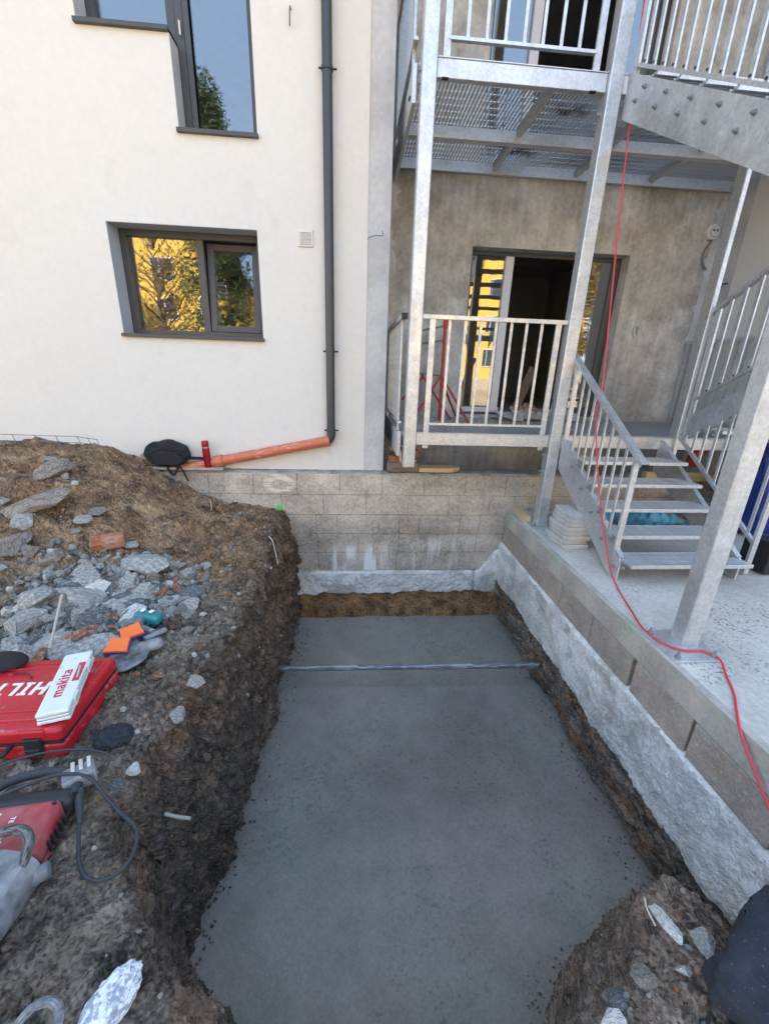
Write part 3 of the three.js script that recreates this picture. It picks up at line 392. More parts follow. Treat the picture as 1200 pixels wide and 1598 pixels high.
{ // downpipe and drain
  const d = thing('downpipe', 'dark grey rainwater downpipe running down the white wall', 'downpipe'), x = -0.232, z = FZ + 0.06;
  put(d, 'pipe', cyl(V(x, 0.47, z), V(x, 7.5, z), 0.046, 24), M.pipe);
  put(d, 'elbow', tube([[x, 0.52, z], [x, 0.44, z], [x - 0.03, 0.39, z], [x - 0.09, 0.37, z]], 0.05, 24, 16), M.pipe);
  for (const y of [0.50, 1.335, 3.66, 6.0]) { const c = put(d, 'clamp', new THREE.CylinderGeometry(0.053, 0.053, 0.03, 24).translate(x, y, z), M.pipe); put(c, 'bolt', cyl(V(x + 0.05, y, z), V(x + 0.085, y, z), 0.008, 8), M.cap); put(c, 'bolt', cyl(V(x - 0.05, y, z), V(x - 0.075, y, z), 0.008, 8), M.cap); }
  const o = thing('drain_pipe', 'orange plastic drain pipe sloping along the foot of the white wall', 'pipe'), A = V(-0.275, 0.378, z), B = V(-1.50, 0.125, z);
  put(o, 'pipe', cyl(A, B, 0.056, 24), M.orange); put(o, 'socket', cyl(V().lerpVectors(A, B, 0.96), V().lerpVectors(A, B, 1.04), 0.066, 24), M.orange); put(o, 'spigot', cyl(V().lerpVectors(A, B, 1.04), V().lerpVectors(A, B, 1.35), 0.05, 24, 0.046), M.orange); put(o, 'collar', cyl(V().lerpVectors(A, B, -0.02), V().lerpVectors(A, B, 0.02), 0.062, 24), M.orange);
}

// ---------------------------------------------------------------- galvanised steel: posts, platforms, rails, stairs
function post(label, x0, x1, y0, y1, z0, z1, plate) {
  const p = thing('steel_post', label, 'post', [0, 0, 0], 0, 'galvanised posts of the balcony and stairs');
  put(p, 'shaft', rbox(x0, x1, y0, y1, z0, z1, 0.012), M.galv);
  if (plate) {
    const [a, b, c, d, y] = plate; put(p, 'base_plate', rbox(a, b, y, y + 0.014, c, d, 0.003), M.galv);
    for (const [bx, bz] of [[a + 0.035, c + 0.035], [b - 0.035, c + 0.035], [a + 0.035, d - 0.035], [b - 0.035, d - 0.035]]) put(p, 'bolt', join([new THREE.CylinderGeometry(0.018, 0.018, 0.004, 16).translate(bx, y + 0.016, bz), new THREE.CylinderGeometry(0.014, 0.014, 0.016, 6).translate(bx, y + 0.026, bz), new THREE.CylinderGeometry(0.008, 0.008, 0.03, 8).translate(bx, y + 0.04, bz)]), M.galvDark);
  }
  return p;
}
const p1 = post('galvanised post hanging over the block wall beside stacked bricks', 0.535, 0.655, 0.215, 6.9, 0.42, 0.54);
put(p1, 'gusset', sheetYZ([[0.42, 0.36], [0.42, 0.24], [0.40, 0.24], [0.12, 0.36]], 0.515, 0.525), M.galv);
for (const [x, y] of [[0.53, 0.27], [0.665, 0.27], [0.53, 0.42], [0.53, 3.36], [0.53, 3.44]]) put(p1, 'bolt', cyl(V(x - 0.012, y, 0.47), V(x + 0.014, y, 0.47), 0.013, 8), M.galvDark);
const p2 = post('galvanised post standing on the pad edge beside the top of the lower stair rail', 2.07, 2.19, -0.43, 6.9, 0.42, 0.54, [1.99, 2.27, 0.34, 0.62, -0.429]);
for (const y of [0.18, 0.36, 0.46, 0.54, 3.26, 3.40, 3.47]) put(p2, 'bolt', cyl(V(2.035, y, 0.46), V(2.072, y, 0.46), 0.014, 8), M.galvDark);
post('slim galvanised post between the lower stair and the middle flight', 3.455, 3.505, 0.3, 6.9, 0.42, 0.54);
post('galvanised post bolted to a base plate on the pad beside the red cable', 2.09, 2.21, -0.42, 2.3, 2.56, 2.67, [1.94, 2.245, 2.5, 2.815, -0.429]);

function gratingGeo(x0, x1, z0, z1, yt) {
  const l = []; for (let x = x0 + 0.01; x < x1; x += 0.0345) l.push(new THREE.BoxGeometry(0.004, 0.03, z1 - z0).translate(x, yt - 0.015, (z0 + z1) / 2));
  for (let z = z0 + 0.02; z < z1; z += 0.10) l.push(new THREE.BoxGeometry(x1 - x0, 0.009, 0.004).translate((x0 + x1) / 2, yt - 0.0065, z));
  return uvm(join(l));
}
function platform(name, label, yT) {
  const p = thing(name, label, 'platform', [0, 0, 0], 0);
  put(p, 'front_beam', join([rbox(0.66, 2.068, yT - 0.124, yT, 0.44, 0.5, 0.006), box(0.66, 2.068, yT, yT + 0.006, 0.40, 0.506)]), M.galv);
  put(p, 'front_beam', join([rbox(2.192, 4.66, yT - 0.124, yT, 0.44, 0.5, 0.006), box(2.192, 4.66, yT, yT + 0.006, 0.40, 0.506)]), M.galv);
  put(p, 'side_beam', rbox(0.475, 0.513, yT - 0.26, yT, BZ + 0.03, 0.418, 0.006), M.galv);
  put(p, 'rear_beam', rbox(0.52, 4.66, yT - 0.14, yT - 0.035, BZ + 0.03, BZ + 0.08, 0.005), M.galv);
  put(p, 'cross_beam', rbox(0.52, 4.66, yT - 0.16, yT - 0.06, -0.38, -0.30, 0.005), M.galv);
  for (const x of [1.62, 2.62, 3.56]) { put(p, 'joist', rbox(x, x + 0.05, yT - 0.105, yT - 0.034, -0.29, 0.435, 0.004), M.galv); put(p, 'joist', rbox(x, x + 0.05, yT - 0.105, yT - 0.034, BZ + 0.085, -0.385, 0.004), M.galv); }
  put(p, 'grating', gratingGeo(0.52, 4.66, BZ + 0.03, 0.44, yT - 0.002), M.galv);
  return p;
}
platform('lower_platform', 'galvanised grating platform in front of the terrace door', 0.571);
platform('balcony', 'galvanised grating balcony overhead, seen from below', 0.571 + UP);

for (const [x, z, w, d, l] of [[2.0, -0.02, 0.19, 0.05, 'dark scrap of sheeting lying on the balcony grating beside the post'], [1.78, -0.83, 0.2, 0.06, 'dark scrap of sheeting lying on the balcony grating near the wall'], [1.95, 0.33, 0.14, 0.05, 'dark scrap of sheeting lying on the balcony grating by its front beam']]) {
  const g = put(scene, 'sheeting_scrap', uvm(warp(mergeVertices(new THREE.IcosahedronGeometry(1, 12).deleteAttribute('uv').deleteAttribute('normal')), (v) => { const k = 1 + 0.9 * fbm(v.x * 2.5 + x * 9, v.y * 2, v.z * 2.5, 4); v.set(v.x * w * k, v.y * 0.02, v.z * d * k + 0.03 * Math.sin(v.x * 6)); })), M.fabric); g.position.set(x, 0.571 + UP + 0.012, z); tag(g, l, 'sheeting', 'scraps on the balcony grating');
}
// rail: a and b are the ends of the top rail; drop: rail height; balusters stand plumb between top and bottom rail
function rail(label, group, a, b, o) {
  const r = thing('guard_rail', label, 'railing', [0, 0, 0], 0, group);
  const A = V(...a), B = V(...b), run = V(B.x - A.x, 0, B.z - A.z).normalize(), along = (t, dy = 0) => V().lerpVectors(A, B, t).add(V(0, dy, 0));
  put(r, 'top_rail', bar(A, B, o.w ?? 0.05, o.h ?? 0.036), o.mat ?? M.galv);
  const d = o.drop, t0 = o.t0 ?? 0.02, t1 = o.t1 ?? 0.98;
  put(r, 'bottom_rail', bar(along(t0, -d), along(t1, -d), 0.035, 0.022), M.galv);
  for (let i = 0; i < o.n; i++) { const t = lerp(t0, t1, (i + 1) / (o.n + 1)); const bm = bar(along(t, -d - (o.below ?? 0)), along(t, -0.015), o.bw ?? 0.026, o.bd ?? 0.012, V(run.z, 0, -run.x)); put(r, 'baluster', bm, M.galv); if (o.holes) put(r, 'bolt', cyl(along(t, -d + 0.03).add(V(-0.012, 0, 0)), along(t, -d + 0.03).add(V(0.012, 0, 0)), 0.008, 8), M.cap); }
  for (const [t, lo] of o.posts ?? []) put(r, 'post', bar(along(t, -lo), along(t, -0.015), o.pw ?? 0.055, 0.022, V(run.z, 0, -run.x)), M.galv);
  return r;
}
const gA = 'guard rails round the lower platform', gB = 'guard rails round the balcony';
rail('galvanised front rail of the lower platform above the block wall', gA, [0.652, 1.655, 0.485], [2.068, 1.655, 0.485], { drop: 0.99, n: 7, t0: 0.085, t1: 0.935, posts: [[0.075, 1.24], [0.945, 1.24]], w: 0.045 });
const sideL = rail('galvanised side rail of the lower platform, running back to the grey wall', gA, [0.49, 1.655, 0.455], [0.49, 1.655, BZ + 0.03], { drop: 0.99, n: 11, posts: [[0.12, 1.30], [0.97, 1.1]], bw: 0.03 });
put(sideL, 'end_cap', rbox(0.462, 0.522, 1.628, 1.684, 0.455, 0.465, 0.003), M.cap);
rail('galvanised rail of the lower platform along the white side wall', gA, [4.60, 1.645, 0.42], [4.60, 1.645, BZ + 0.03], { drop: 0.99, n: 10, posts: [[0.05, 1.1], [0.97, 1.1]], bw: 0.03 });
const upF = rail('galvanised front rail of the balcony overhead', gB, [0.652, 4.655, 0.485], [2.068, 4.655, 0.485], { drop: 1.02, n: 7, t0: 0.06, t1: 0.915, posts: [[0.055, 1.26], [0.925, 1.26]] });
for (const t of [0.055, 0.925]) put(upF, 'end_cap', rbox(lerp(0.652, 2.068, t) - 0.028, lerp(0.652, 2.068, t) + 0.028, 3.386, 3.394, 0.468, 0.502, 0.002), M.cap);
const upS = rail('galvanised side rail of the balcony overhead, beside the grey corner strip', gB, [0.49, 4.655, 0.455], [0.49, 4.655, BZ + 0.03], { drop: 1.0, n: 12, posts: [[0.10, 1.32], [0.97, 1.1]], bw: 0.03 });
put(upS, 'end_cap', rbox(0.462, 0.522, 3.325, 3.334, 0.28, 0.345, 0.002), M.cap);

const nosed = (x0, x1, y, z, dep) => { // tread: grating body with a nosing and serrated ribs, [front edge z]
  const l = [rbox(x0, x1, y - 0.034, y, z - 0.012, z, 0.003), box(x0, x1, y - 0.034, y - 0.004, z - dep, z - dep + 0.005)];
  for (let k = 0; k < 8; k++) l.push(box(x0, x1, y - 0.03, y - 0.003, z - 0.035 - k * (dep - 0.05) / 8, z - 0.030 - k * (dep - 0.05) / 8));
  l.push(box(x0, x1, y - 0.022, y - 0.012, z - dep + 0.005, z - 0.012)); return join(l);
};
function flight(label, treads, stringers, bolts, side = -1) {
  const f = thing('stair_flight', label, 'stairs', [0, 0, 0], 0, 'flights of the galvanised stair');
  for (const [x0, x1, y, z, dep] of treads) put(f, 'tread', nosed(x0, x1, y, z, dep), M.galv);
  for (const [pts, x0, x1] of stringers) put(f, 'stringer', sheetYZ(pts, x0, x1), M.galv);
  for (const [x, y, z] of bolts) put(f, 'bolt', join([cyl(V(x, y, z), V(x - 0.007, y, z), 0.016, 14), cyl(V(x - 0.006, y, z), V(x - 0.018, y, z), 0.012, 6), cyl(V(x - 0.017, y, z), V(x - 0.030, y, z), 0.007, 8)]), M.galvDark);
  return f;
}
{ // lower flight, platform to pad
  const tr = [], bo = [], pl = (x) => [[0.545, 0.555], [0.62, 0.545], [1.78, -0.235], [1.80, -0.27], [1.80, -0.428], [1.70, -0.428], [0.545, 0.235]];
  for (let k = 1; k <= 5; k++) { const y = 0.57 - 0.16 * k, z = 0.77 + 0.23 * k; tr.push([2.216, 3.268, y, z, 0.26]); bo.push([2.2, y - 0.05, z - 0.06], [2.2, y - 0.09, z - 0.17]); }
  const f = flight('lower galvanised flight descending from the platform to the pad', tr, [[pl(), 2.2, 2.215], [pl(), 3.27, 3.285]], bo);
  put(f, 'stringer_flange', bar(V(2.222, 0.54, 0.63), V(2.222, -0.225, 1.785), 0.045, 0.006, V(0, 1, 0.6)), M.galv); put(f, 'stringer_flange', bar(V(3.262, 0.54, 0.63), V(3.262, -0.225, 1.785), 0.045, 0.006, V(0, 1, 0.6)), M.galv);
  for (const x of [2.9]) for (const [ya, yb, z] of [[-0.43, 0.2, 0.75]]) put(f, 'strut', rbox(x, x + 0.04, ya, yb, z, z + 0.04, 0.003), M.galv);
  const r = thing('stair_rail', 'galvanised handrail of the lower flight with a red cable lying over it', 'railing', [0, 0, 0], 0, 'stair rails');
  const A = V(2.215, 1.40, 0.40), B = V(2.215, 0.545, 1.80), at = (t, dy = 0) => V().lerpVectors(A, B, t).add(V(0, dy, 0));
  put(r, 'top_rail', bar(A, B, 0.055, 0.035), M.galv); put(r, 'end_cap', bar(at(1), at(1.004), 0.056, 0.036), M.cap);
  put(r, 'newel', box(2.19, 2.235, -0.40, 0.60, 1.69, 1.715), M.galv); put(r, 'newel', box(2.192, 2.236, 0.30, 1.30, 0.56, 0.585), M.galv);
  for (let i = 1; i <= 8; i++) { const t = lerp(0.16, 0.92, i / 9), p = at(t); const yb = 0.545 - (p.z - 0.62) * 0.672 - 0.12; put(r, 'baluster', bar(V(2.207, yb, p.z), V(2.207, p.y - 0.01, p.z), 0.012, 0.026, V(0, 0, 1)), M.galv); }
  const q = thing('stair_rail', 'galvanised balusters filling the side under the middle flight', 'railing', [0, 0, 0], 0, 'stair rails');
  put(q, 'bottom_rail', bar(V(3.44, 0.60, 0.60), V(3.44, -0.14, 1.72), 0.03, 0.03), M.galv);
  put(q, 'newel', box(3.42, 3.465, -0.42, 0.95, 1.70, 1.725), M.galv);
  for (let i = 0; i < 9; i++) { const z = 0.68 + i * 0.118; put(q, 'baluster', bar(V(3.44, 0.60 - (z - 0.6) * 0.66, z), V(3.44, 0.58 + (z - 0.6) * 0.57, z), 0.012, 0.026, V(0, 0, 1)), M.galv); }
}
function midFlight(dy, label) { // rises towards the landing
  const tr = [], bo = [], Y = (z) => 0.845 + (z - 0.62) * 0.56 + dy, lo = (z) => 0.575 + (z - 0.6) * 0.56 + dy;
  for (let k = 1; k <= 8; k++) { const y = 0.571 + 0.155 * k + dy, z = 0.47 + 0.277 * k; tr.push([3.518, 4.52, y, z + 0.26, 0.27]); bo.push([3.5, y - 0.02, z + 0.05], [3.5, y - 0.05, z + 0.18]); }
  const pl = [[0.545, 0.80 + dy], [0.62, Y(0.62)], [2.95, Y(2.95)], [2.95, lo(2.95)], [0.6, lo(0.6)], [0.545, 0.575 + dy]];
  flight(label, tr, [[pl, 3.5, 3.516], [pl, 4.52, 4.536]], bo);
  rail(dy ? 'galvanised rail of the flight above the balcony' : 'galvanised rail of the middle flight beside the slim post', 'stair rails', [3.51, 1.79 + dy, 0.5], [3.51, 1.79 + 0.58 * 2.4 + dy, 2.9], { drop: 0.86, n: 17, t0: 0.03, t1: 0.99, bw: 0.034, bd: 0.014, posts: [[0.035, 1.05]], holes: !dy });
}
midFlight(0, 'middle galvanised flight rising from the platform beside the white side wall');
midFlight(UP, 'galvanised flight rising from the balcony to the floor above');
{ // upper flight, balcony down to the landing
  const tr = [], bo = [], Y = (z) => 3.47 - (z - 0.6) * 0.596, lo = (z) => 3.165 - (z - 0.6) * 0.596;
  for (let k = 1; k <= 8; k++) { const y = 3.511 - 0.172 * k, z = 0.62 + 0.288 * k; tr.push([2.236, 3.268, y, z, 0.29]); bo.push([2.22, y - 0.06, z - 0.09], [2.22, y - 0.10, z - 0.19]); }
  const pl = [[0.545, 3.495], [0.60, Y(0.6)], [3.05, Y(3.05)], [3.05, lo(3.05)], [0.545, lo(0.545)]];
  flight('upper galvanised flight with bolted stringer descending from the balcony', tr, [[pl, 2.22, 2.235], [pl, 3.27, 3.285]], bo);
  rail('galvanised rail of the upper flight above the bolted stringer', 'stair rails', [2.23, 4.61, 0.56], [2.23, 4.61 - 0.596 * 2.45, 3.01], { drop: 1.06, n: 18, t0: 0.02, t1: 0.99, bw: 0.034, bd: 0.014, posts: [[0.025, 1.36], [0.63, 1.3]], pw: 0.06, holes: true });
  const l = thing('stair_landing', 'galvanised landing where the middle and upper flights meet', 'platform');
  put(l, 'grating', gratingGeo(2.22, 4.54, 3.06, 4.2, 2.0), M.galv); put(l, 'front_beam', rbox(2.22, 4.54, 1.86, 1.968, 3.06, 3.1, 0.004), M.galv); put(l, 'side_beam', rbox(2.18, 2.218, 1.80, 2.0, 3.06, 4.2, 0.004), M.galv);
  for (const x of [2.09, 4.45]) put(l, 'leg', rbox(x, x + 0.089, -0.43, 1.86, 4.1, 4.2, 0.01), M.galv);
}
// ---------------------------------------------------------------- rubble
const rockGeos = []; for (let i = 0; i < 14; i++) {
  const g = mergeVertices(new THREE.IcosahedronGeometry(1, 9).deleteAttribute('uv').deleteAttribute('normal')), cuts = [];
  for (let k = 0; k < 15; k++) cuts.push([V(rr(-1, 1), rr(-1, 1), rr(-1, 1)).normalize(), rr(0.30, 0.7)]);
  warp(g, (v) => { for (const [n, d] of cuts) { const e = v.dot(n) - d; if (e > 0) v.addScaledVector(n, -e * 0.99); } const o = v.clone(); v.multiplyScalar(1 + 0.05 * fbm(o.x * 2.4 + 9 * i, o.y * 2.4, o.z * 2.4, 3) + 0.055 * fbm(o.x * 7, o.y * 7 + 5 * i, o.z * 7, 3)); });
  g.computeBoundingBox(); const b = g.boundingBox, s = V().subVectors(b.max, b.min), c = V().addVectors(b.min, b.max).multiplyScalar(-0.5); g.translate(c.x, c.y, c.z).scale(1 / s.x, 1 / s.y, 1 / s.z);
  rockGeos.push(uvm(toCreasedNormals(g, 0.5)));
}
const stones = [[-2.63,1.17,0.54,0.30,4],[-2.76,1.23,0.122,0.122,2],[-2.68,1.36,0.217,0.118,0],[-2.75,0.73,0.327,0.196,4],[-2.64,0.78,0.085,0.085,0],[-2.89,0.56,0.113,0.079,0],[-2.52,0.87,0.073,0.073,2],[-2.25,1.26,0.172,0.095,0],[-2.27,1.37,0.085,0.085,0],[-1.85,1.35,0.127,0.145,0],[-2.61,1.53,0.267,0.115,4],[-2.56,1.67,0.26,0.167,4],[-2.43,1.67,0.146,0.11,4],[-2.52,1.82,0.091,0.109,0],[-1.63,1.56,0.343,0.171,0],[-2.03,1.73,0.19,0.121,0],[-1.8,1.59,0.208,0.104,0],[-1.79,1.81,0.183,0.116,4],[-1.69,1.77,0.165,0.132,0],[-1.85,1.89,0.181,0.214,2],[-1.94,2.0,0.441,0.229,1],[-2.12,2.07,0.215,0.248,0],[-2.08,2.28,0.238,0.206,1],[-1.53,2.05,0.261,0.169,1],[-1.52,1.87,0.175,0.175,0],[-1.54,1.71,0.148,0.132,4],[-1.4,1.75,0.081,0.145,2],[-1.32,1.77,0.128,0.128,3],[-1.32,1.95,0.153,0.077,2],[-1.16,2.04,0.177,0.103,0],[-1.24,2.13,0.117,0.117,0],[-1.22,1.92,0.122,0.076,0],[-1.4,1.94,0.046,0.046,2],[-1.24,1.44,0.102,0.085,0],[-1.31,1.32,0.088,0.07,3],[-1.42,1.48,0.085,0.085,0],[-1.19,1.61,0.098,0.073,4],[-1.33,1.56,0.117,0.1,0],[-1.5,1.49,0.103,0.069,0],[-1.59,1.37,0.106,0.053,0],[-2.11,1.57,0.072,0.072,0],[-2.07,1.64,0.088,0.053,3],[-1.69,2.36,0.206,0.162,3],[-1.54,2.46,0.282,0.099,0],[-1.49,2.27,0.102,0.117,0],[-1.83,2.42,0.402,0.134,1],[-1.84,2.16,0.157,0.078,0],[-1.69,2.24,0.196,0.106,5],[-2.07,2.42,0.17,0.124,0],[-2.24,2.26,0.082,0.098,0],[-1.7,2.05,0.141,0.094,0],[-1.87,1.75,0.135,0.085,5],[-2.27,1.66,0.144,0.09,4],[-2.14,1.84,0.086,0.069,0],[-1.68,2.15,0.169,0.092,5],[-1.94,2.2,0.11,0.079,0],[-1.71,1.91,0.145,0.081,0],[-1.57,1.91,0.111,0.095,0],[-1.34,2.03,0.106,0.076,0],[-1.95,1.53,0.053,0.053,2],[-2.34,1.56,0.074,0.046,4],[-2.23,1.1,0.157,0.059,4],[-2.04,1.99,0.116,0.099,5],[-2.9,1.17,0.083,0.104,0],[-2.96,1.14,0.063,0.084,0],[-1.36,2.35,0.129,0.115,5],[-1.96,2.54,0.223,0.164,0],[-1.93,2.42,0.136,0.091,5],[-1.74,2.48,0.232,0.087,0],[-2.05,2.51,0.091,0.137,0],[-1.46,2.52,0.151,0.11,4],[-1.09,2.71,0.087,0.062,3],[-1.12,3.32,0.086,0.065,2],[-1.12,3.28,0.066,0.087,0],[-0.93,3.31,0.063,0.073,2],[-0.84,2.82,0.094,0.071,0],[-0.87,3.0,0.078,0.067,0],[-1.15,2.96,0.036,0.03,2],[-1.03,3.12,0.067,0.034,2],[-0.98,3.36,0.084,0.042,5],[-1.15,3.34,0.054,0.043,4]];
const tone = ['grey broken concrete lump', 'broad grey slab of broken concrete', 'pale mortar crusted stone', 'reddish brick rubble', 'brownish stone', 'dark grey stone'];
const where = (x, z) => z > 2.9 ? 'on the trodden soil beside the red case' : z > 2.3 ? 'just behind the red case' : z < 1.3 ? 'high on the brown heap' : x < -2.2 ? 'on the slope of the heap' : x > -1.45 ? 'at the trench end of the rubble pile' : 'in the middle of the rubble pile';
const groundY = (x, z) => { const y = H(x, z); return y + (0.10 * fbm(x * 2.6, y * 2.6, z * 2.6, 4) + 0.055 * fbm(x * 11, y * 11 + 9, z * 11, 4)); };
for (let i = 0; i < 74; i++) { const a = rnd() + rnd() - 1, b = rnd() + rnd() - 1, w = 0.055 + 0.15 * Math.pow(rnd(), 1.8); stones.push([Math.max(-2.6, -1.78 + 0.62 * a), Math.min(2.58, 2.08 + 0.52 * b), w, w * rr(0.4, 0.8), [0, 0, 1, 5, 5, 4, 2, 3, 0][Math.floor(rr(0, 9))]]); }
stones.forEach(([x, z, w, h, c], i) => {
  const m = put(scene, c === 3 ? 'brick_fragment' : c === 1 ? 'concrete_slab_fragment' : 'stone', rockGeos[i % 14], M.rock[c]);
  const dep = Math.min(w, 0.3) * rr(0.7, 1.1), hh = Math.max(0.03, h * rr(0.6, 0.8));
  m.scale.set(w, hh, dep); m.rotation.set(rr(0.15, 0.5), rr(-0.6, 0.6), rr(-0.25, 0.25));
  m.position.set(x, groundY(x, z) + hh * 0.22, z + dep * 0.1);
  const size = (w > 0.3 ? 'big ' : w > 0.17 ? 'middling ' : w > 0.12 ? '' : w > 0.08 ? 'small ' : 'tiny ') + (w / h > 2.1 ? 'flat ' : w / h < 1.3 ? 'blocky ' : '');
  tag(m, `${size}${tone[c]} ${where(x, z)}`, c === 3 ? 'brick' : 'stone', 'rubble on the heap');
});
{ // loose brick
  const b = put(scene, 'brick', rbox(-0.12, 0.12, -0.035, 0.035, -0.075, 0.075, 0.012), M.brick); b.position.set(-2.0, groundY(-2.0, 1.42) + 0.055, 1.42); b.rotation.set(0.30, 0.45, -0.12); tag(b, 'whole orange red brick lying above the rubble on the heap', 'brick');
}
{ // clods and small chips, seated on the soil they crumbled from
  const add = (name, label, n, place) => {
    const im = new THREE.InstancedMesh(uvm(warp(new THREE.IcosahedronGeometry(0.5, 1), (v) => v.multiplyScalar(1 + 0.9 * noise(v.x * 2.3, v.y * 2.3, v.z * 2.3)))), M.clod, n), q = new THREE.Quaternion(), e = new THREE.Euler(), c = new THREE.Color();
    for (let i = 0; i < n; i++) { const [x, y, z, s, k] = place(); e.set(rr(0, 6), rr(0, 6), rr(0, 6)); q.setFromEuler(e); im.setMatrixAt(i, new THREE.Matrix4().compose(V(x, y, z), q, V(s * rr(0.7, 1.5), s * rr(0.6, 1), s))); c.setRGB(...k); im.setColorAt(i, c); }
    im.name = name; im.castShadow = im.receiveShadow = true; im.userData = { kind: 'stuff', label, category: name.replace('_', ' ') }; scene.add(im);
  };
  M.clod = std({ map: grainy(0.35, [0.85, 0.84, 0.82], 0.5, 7, 641), bumpMap: T.coarse, bumpScale: 0.01, roughness: 0.96 });
  const chip = () => { const r = rnd(); return r < 0.6 ? mulc([0.34, 0.335, 0.32], rr(0.6, 1.3)) : r < 0.85 ? mulc([0.62, 0.60, 0.56], rr(0.8, 1.1)) : [0.38, 0.16, 0.09]; };
  const pick = (ok) => { for (;;) { const i = Math.floor(rnd() * bank.length), p = bank[i]; const near = p[2] > 3.5 && p[0] > 0.2 ? 1.6 : p[2] > 3.35 ? 1.5 : 1; if (rnd() < (p[3] + 0.25) * near && Math.hypot(p[0], p[2] - 2.2) < 3.6 && ok(p)) return [p, bankCol[i]]; } };
  add('soil_clods', 'crumbled soil clods clinging to the trench banks and heap', 24000, () => { const [p, k] = pick(() => true), s = 0.005 + (p[2] > 3.3 ? 0.017 : 0.034) * Math.pow(rnd(), 4); return [p[0], p[1] + 0.1 * s, p[2], s, mulc(k, rr(0.55, 1.5))]; });
  add('gravel', 'loose stone chips strewn over the heap and trodden soil', 2300, () => { const [p] = pick((v) => v[3] < 0.99 || rnd() < 0.15), s = 0.005 + (p[2] > 2.8 ? 0.016 : 0.03) * Math.pow(rnd(), 5); return [p[0], p[1] + 0.2 * s, p[2], s, chip()]; });
  add('rubble_chips', 'small grey chips filling the gaps of the rubble pile', 1500, () => { const x = -1.75 + 0.75 * (rnd() + rnd() - 1), z = 1.98 + 0.62 * (rnd() + rnd() - 1), s = 0.018 + 0.05 * Math.pow(rnd(), 2); return [x, groundY(x, z) + 0.01, z, s, rnd() < 0.7 ? mulc([0.30, 0.295, 0.28], rr(0.5, 1.4)) : chip()]; });
  const feet = [[-0.64, 0.35, -0.70, 1.1], [-0.70, 1.1, -0.74, 2.0], [-0.74, 2.0, -0.85, 2.9], [-0.87, 2.9, -0.95, 3.4], [-0.92, 3.4, -0.66, 3.75], [1.92, 0.2, 1.93, 2.0], [1.93, 2.0, 1.92, 3.3], [-0.5, 0.2, 1.9, 0.2], [0.9, 3.7, 1.8, 3.4]];
  add('soil_crumbs', 'soil crumbs fallen on the concrete along the foot of the banks', 2600, () => { const f = feet[Math.floor(rr(0, feet.length))], t = rnd(), o = 0.22 * Math.pow(rnd(), 2.2) - 0.03, s = 0.004 + 0.013 * Math.pow(rnd(), 3), x = lerp(f[0], f[2], t), z = lerp(f[1], f[3], t), dx = f[0] < 0 && f[2] < 0 ? 1 : f[0] > 1 ? -1 : 0, dz = dx ? 0 : f[1] < 1 ? 1 : -1; return [x + dx * o, FLOOR + 0.3 * s, z + dz * o, s, mulc([0.24, 0.17, 0.12], rr(0.5, 1.4))]; });
}
